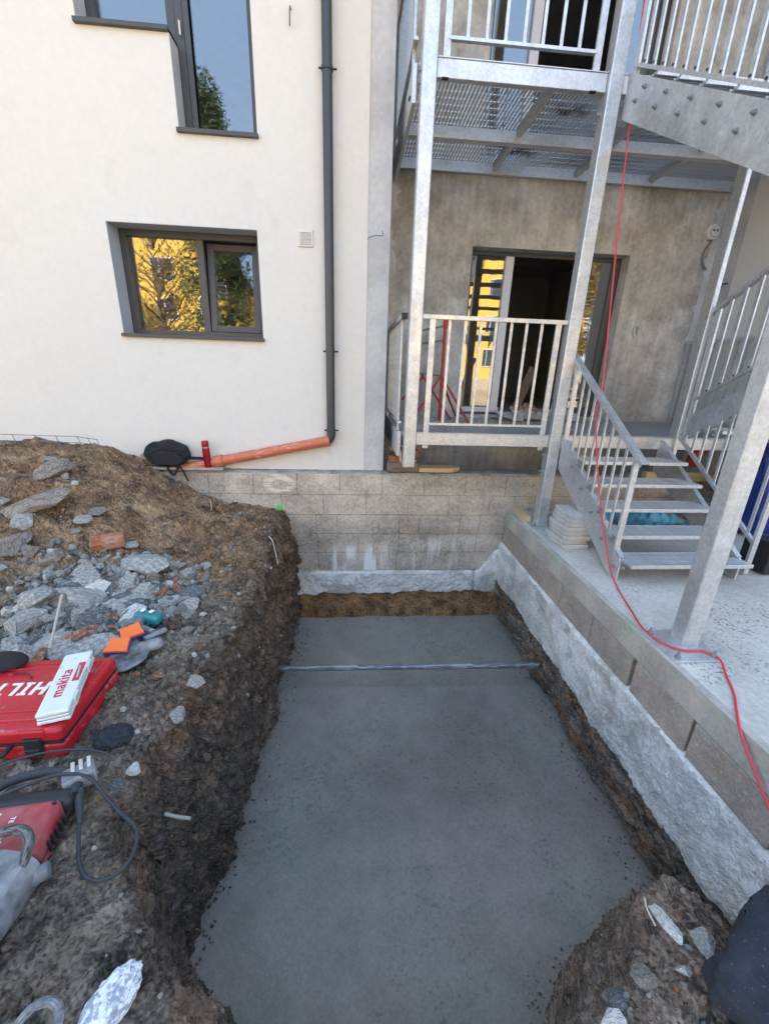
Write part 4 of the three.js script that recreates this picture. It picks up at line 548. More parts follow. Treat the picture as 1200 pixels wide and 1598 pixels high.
{ // mortar lumps and roots at the trench end near the black bag, chips on the bank edge
  for (const [x, y, z, a, b, c, k, l] of [[0.985, -0.44, 3.93, 0.055, 0.05, 0.15, 2, 'long pale mortar lump on the bank edge beside the black bag'], [1.08, -0.45, 3.98, 0.09, 0.05, 0.12, 0, 'greenish grey stone between the pale mortar lump and the black bag'], [0.97, -0.46, 4.03, 0.07, 0.035, 0.035, 2, 'small pale stone below the long mortar lump'], [0.70, -0.46, 4.11, 0.10, 0.05, 0.06, 2, 'pale oval stone at the tip of the near bank'], [0.66, -0.50, 4.19, 0.13, 0.08, 0.11, 0, 'grey clod at the very tip of the near bank'], [0.86, -0.50, 4.02, 0.10, 0.07, 0.09, 4, 'brown clod on the near bank edge'], [0.75, -0.5, 4.06, 0.09, 0.06, 0.08, 5, 'dark clod on the near bank edge'], [1.22, -0.58, 3.90, 0.12, 0.09, 0.1, 4, 'brown clod beside the black bag by the footing']]) {
    const m = put(scene, 'stone', rockGeos[Math.floor(rr(0, 14))], M.rock[k]); m.scale.set(a * 0.8, b * 0.75, c * 0.75); m.position.set(x + 0.02, y - 0.015, z + 0.04); m.rotation.set(rr(-0.3, 0.3), rr(-0.5, 0.5), rr(-0.3, 0.3)); tag(m, l, 'stone', 'stones on the near bank');
  }
  const roots = [[[[-0.93, -0.62, 3.62], [-0.90, -0.75, 3.60], [-0.86, -0.9, 3.61], [-0.85, -1.02, 3.60], [-0.83, -1.15, 3.61], [-0.76, -1.22, 3.62]], 0.007, 'pale branching root hanging from the bank below the tool cord'], [[[-0.86, -0.82, 3.28], [-0.80, -0.83, 3.29], [-0.74, -0.83, 3.30]], 0.009, 'short pale root stub poking from the trench bank'], [[[-0.75, -0.30, 1.15], [-0.72, -0.34, 1.16], [-0.70, -0.46, 1.15], [-0.68, -0.58, 1.16]], 0.006, 'thin root hanging from the bank near the block wall'], [[[-1.42, -0.24, 0.62], [-1.41, -0.20, 0.63], [-1.415, -0.12, 0.63]], 0.006, 'pale stalk standing in the heap below the block wall'], [[[0.52, -0.60, 4.24], [0.49, -0.57, 4.18], [0.46, -0.55, 4.14]], 0.003, 'thin twig leaning at the near end of the trench floor'], [[[0.97, -0.46, 3.97], [0.955, -0.43, 3.94], [0.95, -0.40, 3.925]], 0.003, 'thin twig sticking out above the pale mortar lump']];
  for (const [pts, r, l] of roots) { const t = thing('root', l, 'root', [0, 0, 0], 0, 'roots and twigs in the banks'); put(t, 'stem', tube(pts, r, 30, 6), M.root); if (r === 0.007) { put(t, 'side_root', tube([[-0.89, -0.78, 3.605], [-0.86, -0.77, 3.63], [-0.84, -0.74, 3.64]], 0.003, 12, 5), M.root); put(t, 'side_root', tube([[-0.85, -1.0, 3.605], [-0.88, -1.03, 3.63], [-0.90, -1.08, 3.64]], 0.003, 12, 5), M.root); } }
  const st = thing('stick', 'dry straight stick lying across the rubble behind the red case', 'stick'); put(st, 'stem', cyl(V(-1.86, -0.27, 2.22), V(-1.70, -0.38, 2.62), 0.009, 8, 0.007), M.root);
  const st2 = thing('stick', 'dry stick leaning on the stones at the pile edge', 'stick'); put(st2, 'stem', cyl(V(-2.24, -0.22, 2.22), V(-2.10, -0.38, 2.60), 0.008, 8, 0.006), M.root);
}
// ---------------------------------------------------------------- things on and by the walls
{ // steel pipe across the trench
  const p = thing('steel_pipe', 'mortar stained steel pipe wedged across the trench', 'pipe'), A = V(-0.86, -1.60, 1.37), B = V(2.0, -1.60, 1.42);
  put(p, 'tube', cyl(A, B, 0.026, 20), M.steelPipe); put(p, 'end_ring', cyl(V(1.80, -1.60, 1.416), V(1.84, -1.60, 1.417), 0.033, 20), M.steelPipe);
}
{ // bricks under the platform corner
  const wb = put(scene, 'timber_block', rbox(0.42, 0.79, 0.032, 0.142, -0.24, -0.012, 0.006), M.woodDark); tag(wb, 'brown timber block lying on the block wall under the hanging post', 'timber');
  for (const [x0, x1, y0, y1, l] of [[0.44, 0.70, 0.1445, 0.212, 'red brick directly on the brown timber block'], [0.53, 0.79, 0.214, 0.282, 'middle red brick of the small stack under the platform corner'], [0.45, 0.71, 0.2835, 0.31, 'thin top brick tile of the stack under the platform corner']]) { const b = put(scene, 'brick', rbox(x0, x1, y0, y1, -0.22, -0.03, 0.006), M.brick); tag(b, l, 'brick', 'bricks under the platform corner'); }
  const s = new THREE.Shape([[0.80, 0], [1.20, 0], [1.30, 0.09], [1.21, 0.17], [0.80, 0.17]].map((p) => new THREE.Vector2(...p)));
  const pl = put(scene, 'plank_offcut', uvm(new THREE.ExtrudeGeometry(s, { depth: 0.045, bevelEnabled: true, bevelSize: 0.003, bevelThickness: 0.003, bevelSegments: 1 }).rotateX(-Math.PI / 2).translate(0, 0.036, -0.015)), M.wood); tag(pl, 'yellow plank offcut with a pointed end on top of the block wall', 'plank');
}
{ // plank, backpack, flask along the wall foot
  const p = put(scene, 'plank', rbox(-2.55, -1.45, 0.034, 0.062, -0.085, 0.035, 0.003), M.woodGrey); tag(p, 'long grey plank lying on the block wall under the black bag', 'plank');
  const p2 = put(scene, 'plank', rbox(-2.36, -2.0, 0.13, 0.19, -0.095, -0.05, 0.003), M.woodGrey); tag(p2, 'short grey board end sticking out behind the black bag', 'plank');
  const q = put(scene, 'plank', rbox(-2.34, -2.0, 0.0625, 0.129, -0.097, -0.04, 0.003), M.woodDark); tag(q, 'dark board standing under the short grey board behind the bag', 'plank');
  const b = thing('backpack', 'black fabric backpack slumped on the plank at the foot of the white wall', 'bag', [-2.04, 0.062, -0.015]);
  const outl = [0.25, 0.235, 0.205, 0.185, 0.175, 0.17, 0.20, 0.235, 0.255, 0.215, 0.165, 0.125, 0.118, 0.12, 0.15, 0.205];
  put(b, 'body', uvm(warp(mergeVertices(new THREE.IcosahedronGeometry(1, 40).deleteAttribute('uv').deleteAttribute('normal')), (v) => { const th = (Math.atan2(v.y, v.x) / (2 * Math.PI) + 1) % 1 * 16, i = Math.floor(th), r = lerp(outl[i % 16], outl[(i + 1) % 16], th - i), p = Math.pow(Math.hypot(v.x, v.y), 0.75), d = Math.hypot(v.x, v.y) || 1, z = Math.sign(v.z) * Math.pow(Math.abs(v.z), 0.7) * 0.078; v.set(v.x / d * r * p, v.y / d * r * p + 0.13, z); const k = fbm(v.x * 9, v.y * 9, v.z * 9, 3), f = 1 - Math.abs(3 * fbm(v.x * 5 + 3, v.y * 11, v.z * 4, 3)); v.z += 0.035 * k + 0.012 * f; v.y += 0.03 * k; v.x += 0.02 * k; })), M.fabric);
  const pk = new THREE.Shape([[-0.10, 0.045], [-0.12, 0.13], [0.0, 0.175], [0.14, 0.16], [0.19, 0.09], [0.12, 0.045]].map((p) => new THREE.Vector2(...p)));
  put(b, 'pocket', uvm(new THREE.ExtrudeGeometry(pk, { depth: 0.012, bevelEnabled: true, bevelSize: 0.012, bevelThickness: 0.012, bevelSegments: 3 }).translate(0, 0, 0.078)), M.fabric);
  put(b, 'zip', tube([[-0.20, 0.15, 0.090], [-0.10, 0.20, 0.092], [0.03, 0.222, 0.092], [0.20, 0.16, 0.092]], 0.005, 40, 6), M.cap);
  put(b, 'strap', bar(V(0.2, 0.10, 0.0), V(0.42, 0.095, 0.0), 0.02, 0.03), M.fabric);
  put(b, 'strap', tube([[0.0, 0.02, 0.07], [0.03, -0.05, 0.075], [0.07, -0.08, 0.08], [0.10, -0.02, 0.075], [0.12, 0.02, 0.07]], 0.012, 30, 6), M.fabric);
  put(b, 'strap', tube([[0.12, 0.03, 0.075], [0.17, -0.03, 0.08], [0.20, -0.12, 0.075], [0.21, -0.15, 0.07]], 0.009, 20, 6), M.fabric);
  const f = thing('vacuum_flask', 'red metal vacuum flask standing on the plank beside the orange pipe', 'flask', [-1.615, 0.062, -0.005]);
  put(f, 'body', new THREE.LatheGeometry([[0.001, 0], [0.036, 0.0], [0.039, 0.005], [0.039, 0.21], [0.037, 0.222]].map((p) => new THREE.Vector2(...p)), 32), M.bottle); put(f, 'ring', new THREE.CylinderGeometry(0.0375, 0.0375, 0.008, 32).translate(0, 0.226, 0), M.galv); put(f, 'cap', new THREE.LatheGeometry([[0.037, 0.23], [0.038, 0.24], [0.037, 0.29], [0.033, 0.298], [0.001, 0.299]].map((p) => new THREE.Vector2(...p)), 32), M.bottle); f.rotation.z = 0.03;
}
{ // welded mesh on the heap
  const m = thing('wire_mesh', 'bent sheet of welded reinforcing mesh on top of the heap by the white wall', 'mesh');
  const P = (u, v) => { const x = -4.3 + 1.42 * u; return u <= 1 ? V(x + 0.17 * v, 0.42 - 0.02 * u - 0.30 * v, 0.12 + 0.12 * v) : V(-2.88 + 0.5 * (u - 1) + 0.17 * v, 0.40 + 0.2 * (u - 1) - 0.30 * v - 0.35 * (u - 1), 0.12 - 0.3 * (u - 1) + 0.12 * v); };
  for (let k = 0; k < 6; k++) { const a = []; for (const u of [0, 0.5, 1, 1.16, 1.3]) a.push(P(u, k / 5)); put(m, 'wire', join([0, 1, 2, 3].map((i) => cyl(a[i], a[i + 1], 0.0035, 6))), M.wire); }
  for (const u of [0.1, 0.25, 0.4, 0.55, 0.70, 0.85, 1, 1.15, 1.28]) put(m, 'wire', cyl(P(u, -0.02), P(u, 1.05), 0.0035, 6), M.wire);
}
{ // red cable
  const c = thing('red_cable', 'thin red cable hanging past the stair and running across the pad', 'cable');
  put(c, 'cable', tube([[2.30, 5.2, 0.42], [2.262, 3.97, 0.50], [2.262, 3.34, 0.585], [2.262, 2.5, 0.713], [2.262, 1.65, 0.865], [2.245, 1.075, 0.985], [2.19, 0.90, 1.06], [2.175, 0.26, 1.352], [2.17, -0.13, 1.59], [2.165, -0.36, 1.77], [2.13, -0.423, 1.95], [2.03, -0.423, 2.27], [1.962, -0.415, 2.50], [1.975, -0.408, 2.64], [2.045, -0.408, 2.715], [2.18, -0.408, 2.735], [2.218, -0.405, 2.80], [2.15, -0.423, 2.94], [2.08, -0.423, 3.06], [1.975, -0.42, 3.19], [1.905, -0.425, 3.28], [1.885, -0.50, 3.38], [1.88, -0.62, 3.52], [1.87, -0.75, 3.7]], 0.0065, 420, 8), M.cable);
}
{ // pavers, timber, tarp and bags round the stair
  for (let k = 0; k < 8; k++) { const p = put(scene, 'paver', rbox(-0.13, 0.13, 0, 0.043, -0.16, 0.16, 0.005), M.paver); p.position.set(2.17 + rr(-0.012, 0.012) + 0.004 * k, -0.429 + 0.0445 * k, 1.0 + rr(-0.012, 0.012)); p.rotation.y = rr(-0.05, 0.05); tag(p, `${['bottom', 'second', 'third', 'fourth', 'fifth', 'sixth', 'seventh', 'top'][k]} grey paving slab ${k > 0 && k < 7 ? 'from the bottom ' : ''}of the stack beside the lower stringer`, 'paving slab', 'stack of paving slabs'); }
  const t = put(scene, 'timber_offcut', rbox(1.975, 2.045, -0.428, -0.355, 0.10, 0.42, 0.003), M.wood); tag(t, 'short pale timber offcut on the pad corner behind the post', 'timber');
  const t2 = put(scene, 'timber_batten', rbox(2.21, 2.9, -0.428, -0.36, 0.30, 0.37, 0.003), M.woodGrey); tag(t2, 'grey batten lying under the lower flight', 'timber');
  const film = put(scene, 'plastic_sheet', uvm(warp(new THREE.PlaneGeometry(0.7, 0.6, 40, 40).rotateX(-Math.PI / 2), (v) => { v.y = 0.07 + 0.32 * fbm(v.x * 4, 1, v.z * 4, 4) + 0.08 * fbm(v.x * 14, 3, v.z * 14, 2); if (v.y < 0.004) v.y = 0.004; })), M.tarp); film.position.set(3.35, -0.425, 0.55); M.tarp.side = THREE.DoubleSide; tag(film, 'crumpled light blue plastic sheet under the lower flight', 'plastic sheet');
  const sack = put(scene, 'sack', uvm(warp(new THREE.SphereGeometry(1, 48, 40), (v) => { const e = 0.55; v.set(Math.sign(v.x) * Math.pow(Math.abs(v.x), e) * 0.21, (Math.sign(v.y) * Math.pow(Math.abs(v.y), e) + 1) * 0.5, Math.sign(v.z) * Math.pow(Math.abs(v.z), e) * 0.24); const k = fbm(v.x * 8, v.y * 5, v.z * 8, 3) * 0.09; v.x += k; v.z += k; })), M.bluePlastic); sack.position.set(4.42, -0.43, 0.72); tag(sack, 'tall dark blue plastic sack standing by the white side wall', 'sack');
  const bg = thing('tool_bag', 'black tool bag on the pad at the foot of the lower flight', 'bag', [3.78, -0.43, 1.62]);
  put(bg, 'body', rbox(-0.2, 0.2, 0, 0.30, -0.13, 0.13, 0.05), M.black); put(bg, 'zip', tube([[-0.15, 0.285, 0.12], [0, 0.30, 0.127], [0.15, 0.285, 0.12]], 0.006, 20, 6), M.galvDark); put(bg, 'handle', tube([[-0.1, 0.29, 0.05], [-0.08, 0.36, 0.06], [0.08, 0.36, 0.06], [0.1, 0.29, 0.05]], 0.011, 24, 8), M.black); put(bg, 'strap', rbox(-0.202, -0.16, 0.02, 0.305, -0.132, 0.134, 0.01), M.cap);
  const bk = thing('bucket', 'grey bucket with a red pipe bend behind the stair balusters', 'bucket', [4.12, -0.43, 0.33]);
  put(bk, 'pail', new THREE.LatheGeometry([[0.10, 0], [0.14, 0.26], [0.145, 0.26], [0.145, 0.27], [0.132, 0.27], [0.095, 0.01], [0.001, 0.01]].map((p) => new THREE.Vector2(...p)), 32), M.galvDark);
  const rb = put(scene, 'pipe_bend', new THREE.TorusGeometry(0.14, 0.055, 16, 32, Math.PI * 0.8), M.redPaint); rb.position.set(4.12, 0.36, 0.2); rb.rotation.set(0.5, 0.3, 2.4); tag(rb, 'red plastic pipe bend above the bucket behind the stair', 'pipe');
  put(rb, 'socket', new THREE.CylinderGeometry(0.064, 0.064, 0.06, 20).translate(0.14, -0.02, 0), M.redPaint);
  const br = put(scene, 'timber_beam', rbox(3.56, 4.69, -0.01, 0.10, 0.015, 0.10, 0.004), M.wood); br.position.y = 0.0; tag(br, 'pale timber beam along the block wall below the middle flight', 'timber');
}
{ // red trestle and dust sheets on the platform
  const t = thing('trestle', 'red tubular trestle standing on the lower platform by the grey wall', 'trestle', [0, 0, 0]), Y = 0.573;
  const S = (a, b, r = 0.014) => cyl(V(...a), V(...b), r, 8);
  put(t, 'upright', S([1.12, Y, -0.62], [1.11, 1.74, -0.62], 0.019), M.redPaint);
  put(t, 'leg', S([1.10, 1.12, -0.62], [0.72, Y, -0.35]), M.redPaint); put(t, 'leg', S([1.12, 1.10, -0.62], [1.46, Y, -0.45]), M.redPaint); put(t, 'leg', S([0.90, 1.12, -0.85], [1.30, Y, -0.75]), M.redPaint); put(t, 'leg', S([0.92, 1.10, -0.85], [0.66, 0.8, -0.9]), M.redPaint);
  put(t, 'brace', S([1.14, 1.0, -0.6], [1.42, Y, -0.9]), M.redPaint);
  put(t, 'crossbar', S([0.74, 1.62, -0.9], [1.12, 1.69, -0.62], 0.012), M.galvDark); put(t, 'crossbar', S([0.74, 1.47, -0.9], [1.12, 1.53, -0.62], 0.012), M.galvDark); put(t, 'crossbar', S([0.85, 1.14, -0.85], [1.12, 1.12, -0.62], 0.012), M.galvDark); put(t, 'clamp', rbox(1.09, 1.145, 1.66, 1.76, -0.65, -0.59, 0.004), M.redPaint);
  for (const [x, z, w, d, h, m, l] of [[2.35, -0.95, 0.42, 0.20, 0.10, M.rag, 'crumpled grey dust sheet in front of the open terrace door'], [2.85, -0.98, 0.35, 0.18, 0.12, M.rag, 'crumpled pale dust sheet behind the galvanised post'], [2.42, -1.04, 0.25, 0.10, 0.17, M.ragBrown, 'brown bundle behind the dust sheet on the door threshold']]) {
    const g = warp(new THREE.SphereGeometry(1, 60, 30, 0, Math.PI * 2, 0, Math.PI / 2), (v) => { const k = 1 + 0.9 * fbm(v.x * 3 + x, v.y * 3, v.z * 3, 4); v.set(v.x * w * k, v.y * h * k + 0.05 * Math.abs(fbm(v.x * 9 + x, 2, v.z * 9, 3)), v.z * d * k); });
    const r = put(scene, 'dust_sheet', uvm(g), m); m.side = THREE.DoubleSide; r.position.set(x, 0.572, z); tag(r, l, 'cloth', 'dust sheets at the door');
  }
  const pk = put(scene, 'board', bar(V(2.45, 0.60, -1.55), V(2.75, 1.25, -1.75), 0.03, 0.16), M.woodDark); tag(pk, 'brown board leaning inside the dark open door', 'board');
}
// ---------------------------------------------------------------- tools on the near bank
const font = await new FontLoader().loadAsync('fonts/droid/droid_sans_bold.typeface.json');
const words = (s, size, d = 0.0016) => { const g = new TextGeometry(s, { font, size, depth: d, curveSegments: 4, bevelEnabled: false }); g.computeBoundingBox(); const b = g.boundingBox; return g.translate(-(b.min.x + b.max.x) / 2, -(b.min.y + b.max.y) / 2, 0).rotateX(-Math.PI / 2); };
{ // red tool case
  const c = thing('tool_case', 'red plastic tool case lying on the soil with a white box on top', 'case', [-1.555, -0.515, 2.985], 0.03);
  const W = 0.285, D = 0.245;
  put(c, 'base', rbox(-W, W, 0, 0.085, -D, D, 0.022), M.caseRed); put(c, 'lid', join([rbox(-W, W, 0.088, 0.165, -D, D, 0.024), rbox(-W + 0.05, W - 0.05, 0.15, 0.172, -D + 0.035, D - 0.06, 0.008)]), M.caseRed);
  for (const z of [-0.19, -0.155, 0.135]) put(c, 'rib', rbox(-W + 0.06, W - 0.06, 0.168, 0.177, z - 0.004, z + 0.004, 0.003), M.caseRed);
  for (const x of [-W + 0.03, W - 0.03]) put(c, 'rib', rbox(x - 0.006, x + 0.006, 0.16, 0.17, -D + 0.05, D - 0.05, 0.003), M.caseRed);
  for (const z of [-0.15, 0, 0.15]) put(c, 'rib', rbox(W - 0.003, W + 0.005, 0.012, 0.075, z - 0.012, z + 0.012, 0.003), M.caseRed);
  put(c, 'seam', rbox(-W + 0.004, W - 0.004, 0.08, 0.092, -D + 0.004, D - 0.004, 0.004), M.cap);
  for (const x of [-0.17, 0.165]) { const l = put(c, 'latch', join([rbox(x - 0.036, x + 0.036, 0.03, 0.125, D - 0.004, D + 0.012, 0.004)]), M.black); put(l, 'clip', rbox(x - 0.03, x + 0.03, 0.05, 0.075, D + 0.010, D + 0.02, 0.003), M.black); put(c, 'latch_recess', rbox(x - 0.055, x + 0.055, 0.125, 0.162, D - 0.03, D + 0.004, 0.006), M.caseRed); }
  put(c, 'handle', tube([[-0.07, 0.085, D], [-0.065, 0.085, D + 0.045], [0.065, 0.085, D + 0.045], [0.07, 0.085, D]], 0.011, 30, 8), M.black);
  const w = put(c, 'lettering', words('HILTI', 0.085).rotateY(Math.PI).translate(-0.06, 0.1725, -0.01), M.print); w.userData.label = 'white lettering on the red lid';
  put(c, 'lettering', words('TE', 0.03).rotateY(Math.PI).translate(-0.22, 0.1725, 0.09), M.print);
  put(c, 'label_plate', rbox(W, W + 0.002, 0.03, 0.06, -0.02, 0.05, 0.001), M.printRed); put(c, 'wire_scrap', tube([[-0.14, 0.178, -0.12], [-0.08, 0.182, -0.115], [-0.03, 0.178, -0.08]], 0.003, 20, 5), M.cap);
  const k = thing('bit_box', 'flat white accessory box on the red tool case', 'case', [-1.365, -0.342, 2.985], 0.30);
  put(k, 'tray', rbox(-0.062, 0.062, 0.0, 0.017, -0.215, 0.215, 0.006), M.caseWhite); put(k, 'tray', rbox(-0.060, 0.060, 0.019, 0.034, -0.213, 0.213, 0.006), M.caseWhite); put(k, 'lid', rbox(-0.062, 0.062, 0.036, 0.056, -0.215, 0.215, 0.008), M.caseWhite);
  put(k, 'seam', rbox(-0.057, 0.057, 0.006, 0.05, -0.209, 0.209, 0.004), M.cap);
  for (const z of [-0.12, 0.11]) put(k, 'latch', rbox(0.058, 0.068, 0.008, 0.05, z - 0.03, z + 0.03, 0.003), M.caseWhite);
  put(k, 'lettering', words('makita', 0.042).rotateY(Math.PI / 2).translate(-0.012, 0.0561, 0.02), M.printRed);
  put(k, 'print_panel', rbox(0.024, 0.054, 0.0562, 0.0572, -0.12, 0.02, 0.0004), M.printRed); put(k, 'print_panel', cyl(V(0.036, 0.058, -0.09), V(0.044, 0.058, 0.0), 0.006, 8), M.galv);
  const po = put(scene, 'pouch', uvm(warp(new THREE.SphereGeometry(1, 32, 20), (v) => v.set(v.x * 0.12, Math.max(-0.01, v.y * 0.045), v.z * 0.07))), M.fabric); po.position.set(-1.80, -0.322, 2.80); tag(po, 'black pouch lying on the rear corner of the red case', 'pouch');
  const bc = put(scene, 'cloth', uvm(warp(new THREE.SphereGeometry(1, 40, 24), (v) => { const q = 1 + 0.5 * fbm(v.x * 3, v.y * 3, v.z * 3, 3); v.set(v.x * 0.085 * q, Math.max(-0.012, v.y * 0.035 * q), v.z * 0.065 * q); })), M.fabricDusty); bc.position.set(-1.10, -0.485, 3.14); tag(bc, 'crumpled black cloth on the soil beside the red case', 'cloth');
}
{ // angle grinder with teal body, and the orange pads
  const g = thing('angle_grinder', 'dusty angle grinder with teal housing lying among the rubble', 'power tool', [-1.33, -0.42, 2.26], -0.25);
  put(g, 'housing', uvm(warp(new RoundedBoxGeometry(0.19, 0.075, 0.085, 5, 0.03), (v) => { v.x *= 1 - 1.6 * Math.max(0, -v.y); v.z += 0.06 * v.x; })), M.teal);
  put(g, 'label_print', rbox(-0.045, -0.02, 0.045, 0.055, -0.018, 0.012, 0.003), M.print); put(g, 'label_print', rbox(0.018, 0.043, 0.045, 0.055, -0.018, 0.012, 0.003), M.print);
  put(g, 'gear_head', join([uvm(new THREE.CylinderGeometry(0.038, 0.045, 0.08, 20).translate(-0.02, 0.0, 0.085)), uvm(new THREE.CapsuleGeometry(0.03, 0.06, 6, 16).rotateX(Math.PI / 2).translate(-0.02, 0, 0.06))]), M.dusty);
  put(g, 'guard', uvm(new THREE.CylinderGeometry(0.075, 0.075, 0.02, 28).translate(-0.02, -0.035, 0.10)), M.dusty);
  put(g, 'side_handle', uvm(cyl(V(0.02, 0.0, 0.10), V(0.15, 0.01, 0.14), 0.017, 14)), M.dusty);
  put(g, 'cord', tube([[0.07, 0, 0], [0.12, -0.02, -0.02], [0.13, -0.03, 0.06], [0.08, -0.04, 0.1]], 0.006, 24, 6), M.cord);
  const g2 = thing('angle_grinder', 'dusty grey angle grinder with a large disc beside the orange pads', 'power tool', [-1.27, -0.47, 2.56], 0.5);
  put(g2, 'disc', uvm(new THREE.CylinderGeometry(0.115, 0.115, 0.008, 36).rotateZ(0.12).translate(-0.05, 0.01, 0.03)), M.dusty); put(g2, 'body', uvm(new THREE.CapsuleGeometry(0.036, 0.15, 6, 18).rotateZ(Math.PI / 2).translate(0.04, 0.035, 0.01)), M.dusty); put(g2, 'side_handle', uvm(cyl(V(0.05, 0.05, -0.05), V(0.17, 0.045, -0.10), 0.017, 14)), M.dusty); put(g2, 'nut', uvm(new THREE.CylinderGeometry(0.022, 0.022, 0.02, 14).translate(-0.05, 0.026, 0.03)), M.galvDark);
  const pad = (x, z, r, label) => {
    const s = new THREE.Shape(); s.moveTo(-0.062, -0.045); s.quadraticCurveTo(0, -0.040, 0.062, -0.045); s.quadraticCurveTo(0.052, 0, 0.05, 0.048); s.quadraticCurveTo(0, 0.034, -0.055, 0.048); s.quadraticCurveTo(-0.05, 0, -0.062, -0.045);
    const o = thing('foam_pad', label, 'pad', [x, -0.395, z], r, 'orange foam pads');
    const e = put(o, 'face', uvm(new THREE.ExtrudeGeometry(s, { depth: 0.012, bevelEnabled: true, bevelSize: 0.002, bevelThickness: 0.002, bevelSegments: 2 }).rotateX(-Math.PI / 2)), M.orangePad); e.position.y = 0.018;
    put(o, 'backing', uvm(new THREE.ExtrudeGeometry(s, { depth: 0.014, bevelEnabled: true, bevelSize: 0.003, bevelThickness: 0.001, bevelSegments: 1 }).rotateX(-Math.PI / 2)), M.purple); o.rotation.x = 0.35; return o;
  };
  pad(-1.325, 2.47, 0.55, 'orange foam pad with purple backing, lying against the teal grinder'); pad(-1.335, 2.60, 0.05, 'orange foam pad with purple backing, lying against the red case corner');
}
{ // demolition hammer
  const h = thing('demolition_hammer', 'dusty red demolition hammer with black handles lying on its side', 'power tool', [-1.20, -0.44, 3.62], 0.06);
  put(h, 'motor_housing', uvm(warp(new RoundedBoxGeometry(0.30, 0.13, 0.20, 6, 0.03), (v) => { if (v.z < -0.05) v.x *= 0.92; v.y += v.x * 0.06; })), M.redTool);
  put(h, 'rear_cover', uvm(new RoundedBoxGeometry(0.31, 0.10, 0.07, 4, 0.025).translate(0, 0.0, -0.125)), M.black);
  const P = (x, z, y = 0.03) => [x, y, z];
  put(h, 'rear_handle', tube([P(-0.16, -0.13), P(-0.15, -0.20), P(-0.02, -0.245), P(0.12, -0.215), P(0.145, -0.13)], 0.018, 40, 12), M.cord);
  put(h, 'vent_block', uvm(new RoundedBoxGeometry(0.11, 0.07, 0.07, 3, 0.01).rotateY(0.5).translate(0.13, 0.03, -0.21)), M.dusty); for (let k = 0; k < 3; k++) put(h, 'vent_slot', uvm(new RoundedBoxGeometry(0.014, 0.012, 0.055, 2, 0.003).rotateY(0.5).translate(0.105 + k * 0.024, 0.067, -0.222 - k * 0.012)), M.galv);
  put(h, 'side_handle', tube([P(-0.16, 0.10, 0.10), P(-0.02, 0.065, 0.12), P(0.10, 0.05, 0.12), P(0.135, 0.075, 0.10), P(0.13, 0.13, 0.05), P(0.12, 0.15, 0.0)], 0.0165, 48, 12), M.handle);
  put(h, 'grip_end', uvm(cyl(V(0.09, -0.01, 0.155), V(0.19, 0.0, 0.105), 0.026, 14)), M.dusty);
  put(h, 'gear_housing', uvm(warp(new THREE.CylinderGeometry(0.085, 0.11, 0.22, 28, 4).rotateX(Math.PI / 2).translate(0.06, 0.0, 0.21), (v) => { v.x += 0.01 * noise(v.x * 20, v.y * 20, v.z * 20); })), M.dusty);
  for (let k = 0; k < 3; k++) put(h, 'ring', uvm(new THREE.TorusGeometry(0.088 - 0.006 * k, 0.011, 8, 32).translate(0.065, 0, 0.30 + 0.032 * k)), M.dusty);
  put(h, 'tool_holder', uvm(cyl(V(0.065, 0, 0.31), V(0.07, -0.01, 0.46), 0.06, 24, 0.045)), M.dusty);
  put(h, 'lettering', words('HILTI', 0.034).rotateY(-Math.PI / 2 + 0.1).translate(-0.055, 0.064, 0.0), M.print); put(h, 'lettering', words('TE 3000-AVR', 0.015).rotateY(-Math.PI / 2 + 0.1).translate(0.015, 0.067, 0.02), M.print); put(h, 'label_plate', rbox(0.06, 0.09, 0.067, 0.0685, 0.0, 0.03, 0.0005), M.print);
  for (const [x, z] of [[-0.12, -0.07], [0.12, -0.075], [0.125, 0.07], [-0.03, 0.085]]) put(h, 'screw', new THREE.CylinderGeometry(0.007, 0.007, 0.008, 10).translate(x, 0.064 + x * 0.06, z), M.cap);
  put(h, 'housing_seam', uvm(new RoundedBoxGeometry(0.302, 0.006, 0.202, 2, 0.003).rotateZ(0.06).translate(0, -0.012, 0)), M.cap);
  for (let k = 0; k < 5; k++) put(h, 'vent_slot', rbox(0.148, 0.158, -0.02, 0.03, -0.06 + k * 0.022, -0.05 + k * 0.022, 0.002), M.cap);
  put(h, 'cord_sleeve', uvm(cyl(V(0.15, 0.02, -0.16), V(0.20, -0.02, -0.05), 0.02, 12, 0.009)), M.cord);
  put(h, 'cord', tube([[0.19, -0.015, -0.07], [0.22, -0.035, 0.0], [0.25, -0.045, 0.06], [0.30, -0.048, 0.115], [0.36, -0.05, 0.13], [0.41, -0.05, 0.10], [0.425, -0.05, 0.04], [0.40, -0.045, -0.03], [0.32, -0.03, -0.09], [0.25, 0.0, -0.14], [0.18, 0.05, -0.185], [0.08, 0.075, -0.19], [-0.05, 0.07, -0.15], [-0.2, 0.05, -0.08], [-0.35, 0.0, 0.0]], 0.0068, 160, 8), M.cord);
  put(h, 'cord', tube([[-0.4, 0.02, -0.16], [-0.22, 0.05, -0.27], [-0.05, 0.055, -0.32], [0.12, 0.04, -0.325], [0.20, 0.02, -0.30], [0.19, 0.0, -0.24], [0.14, 0.02, -0.2]], 0.005, 60, 6), M.cord);
}
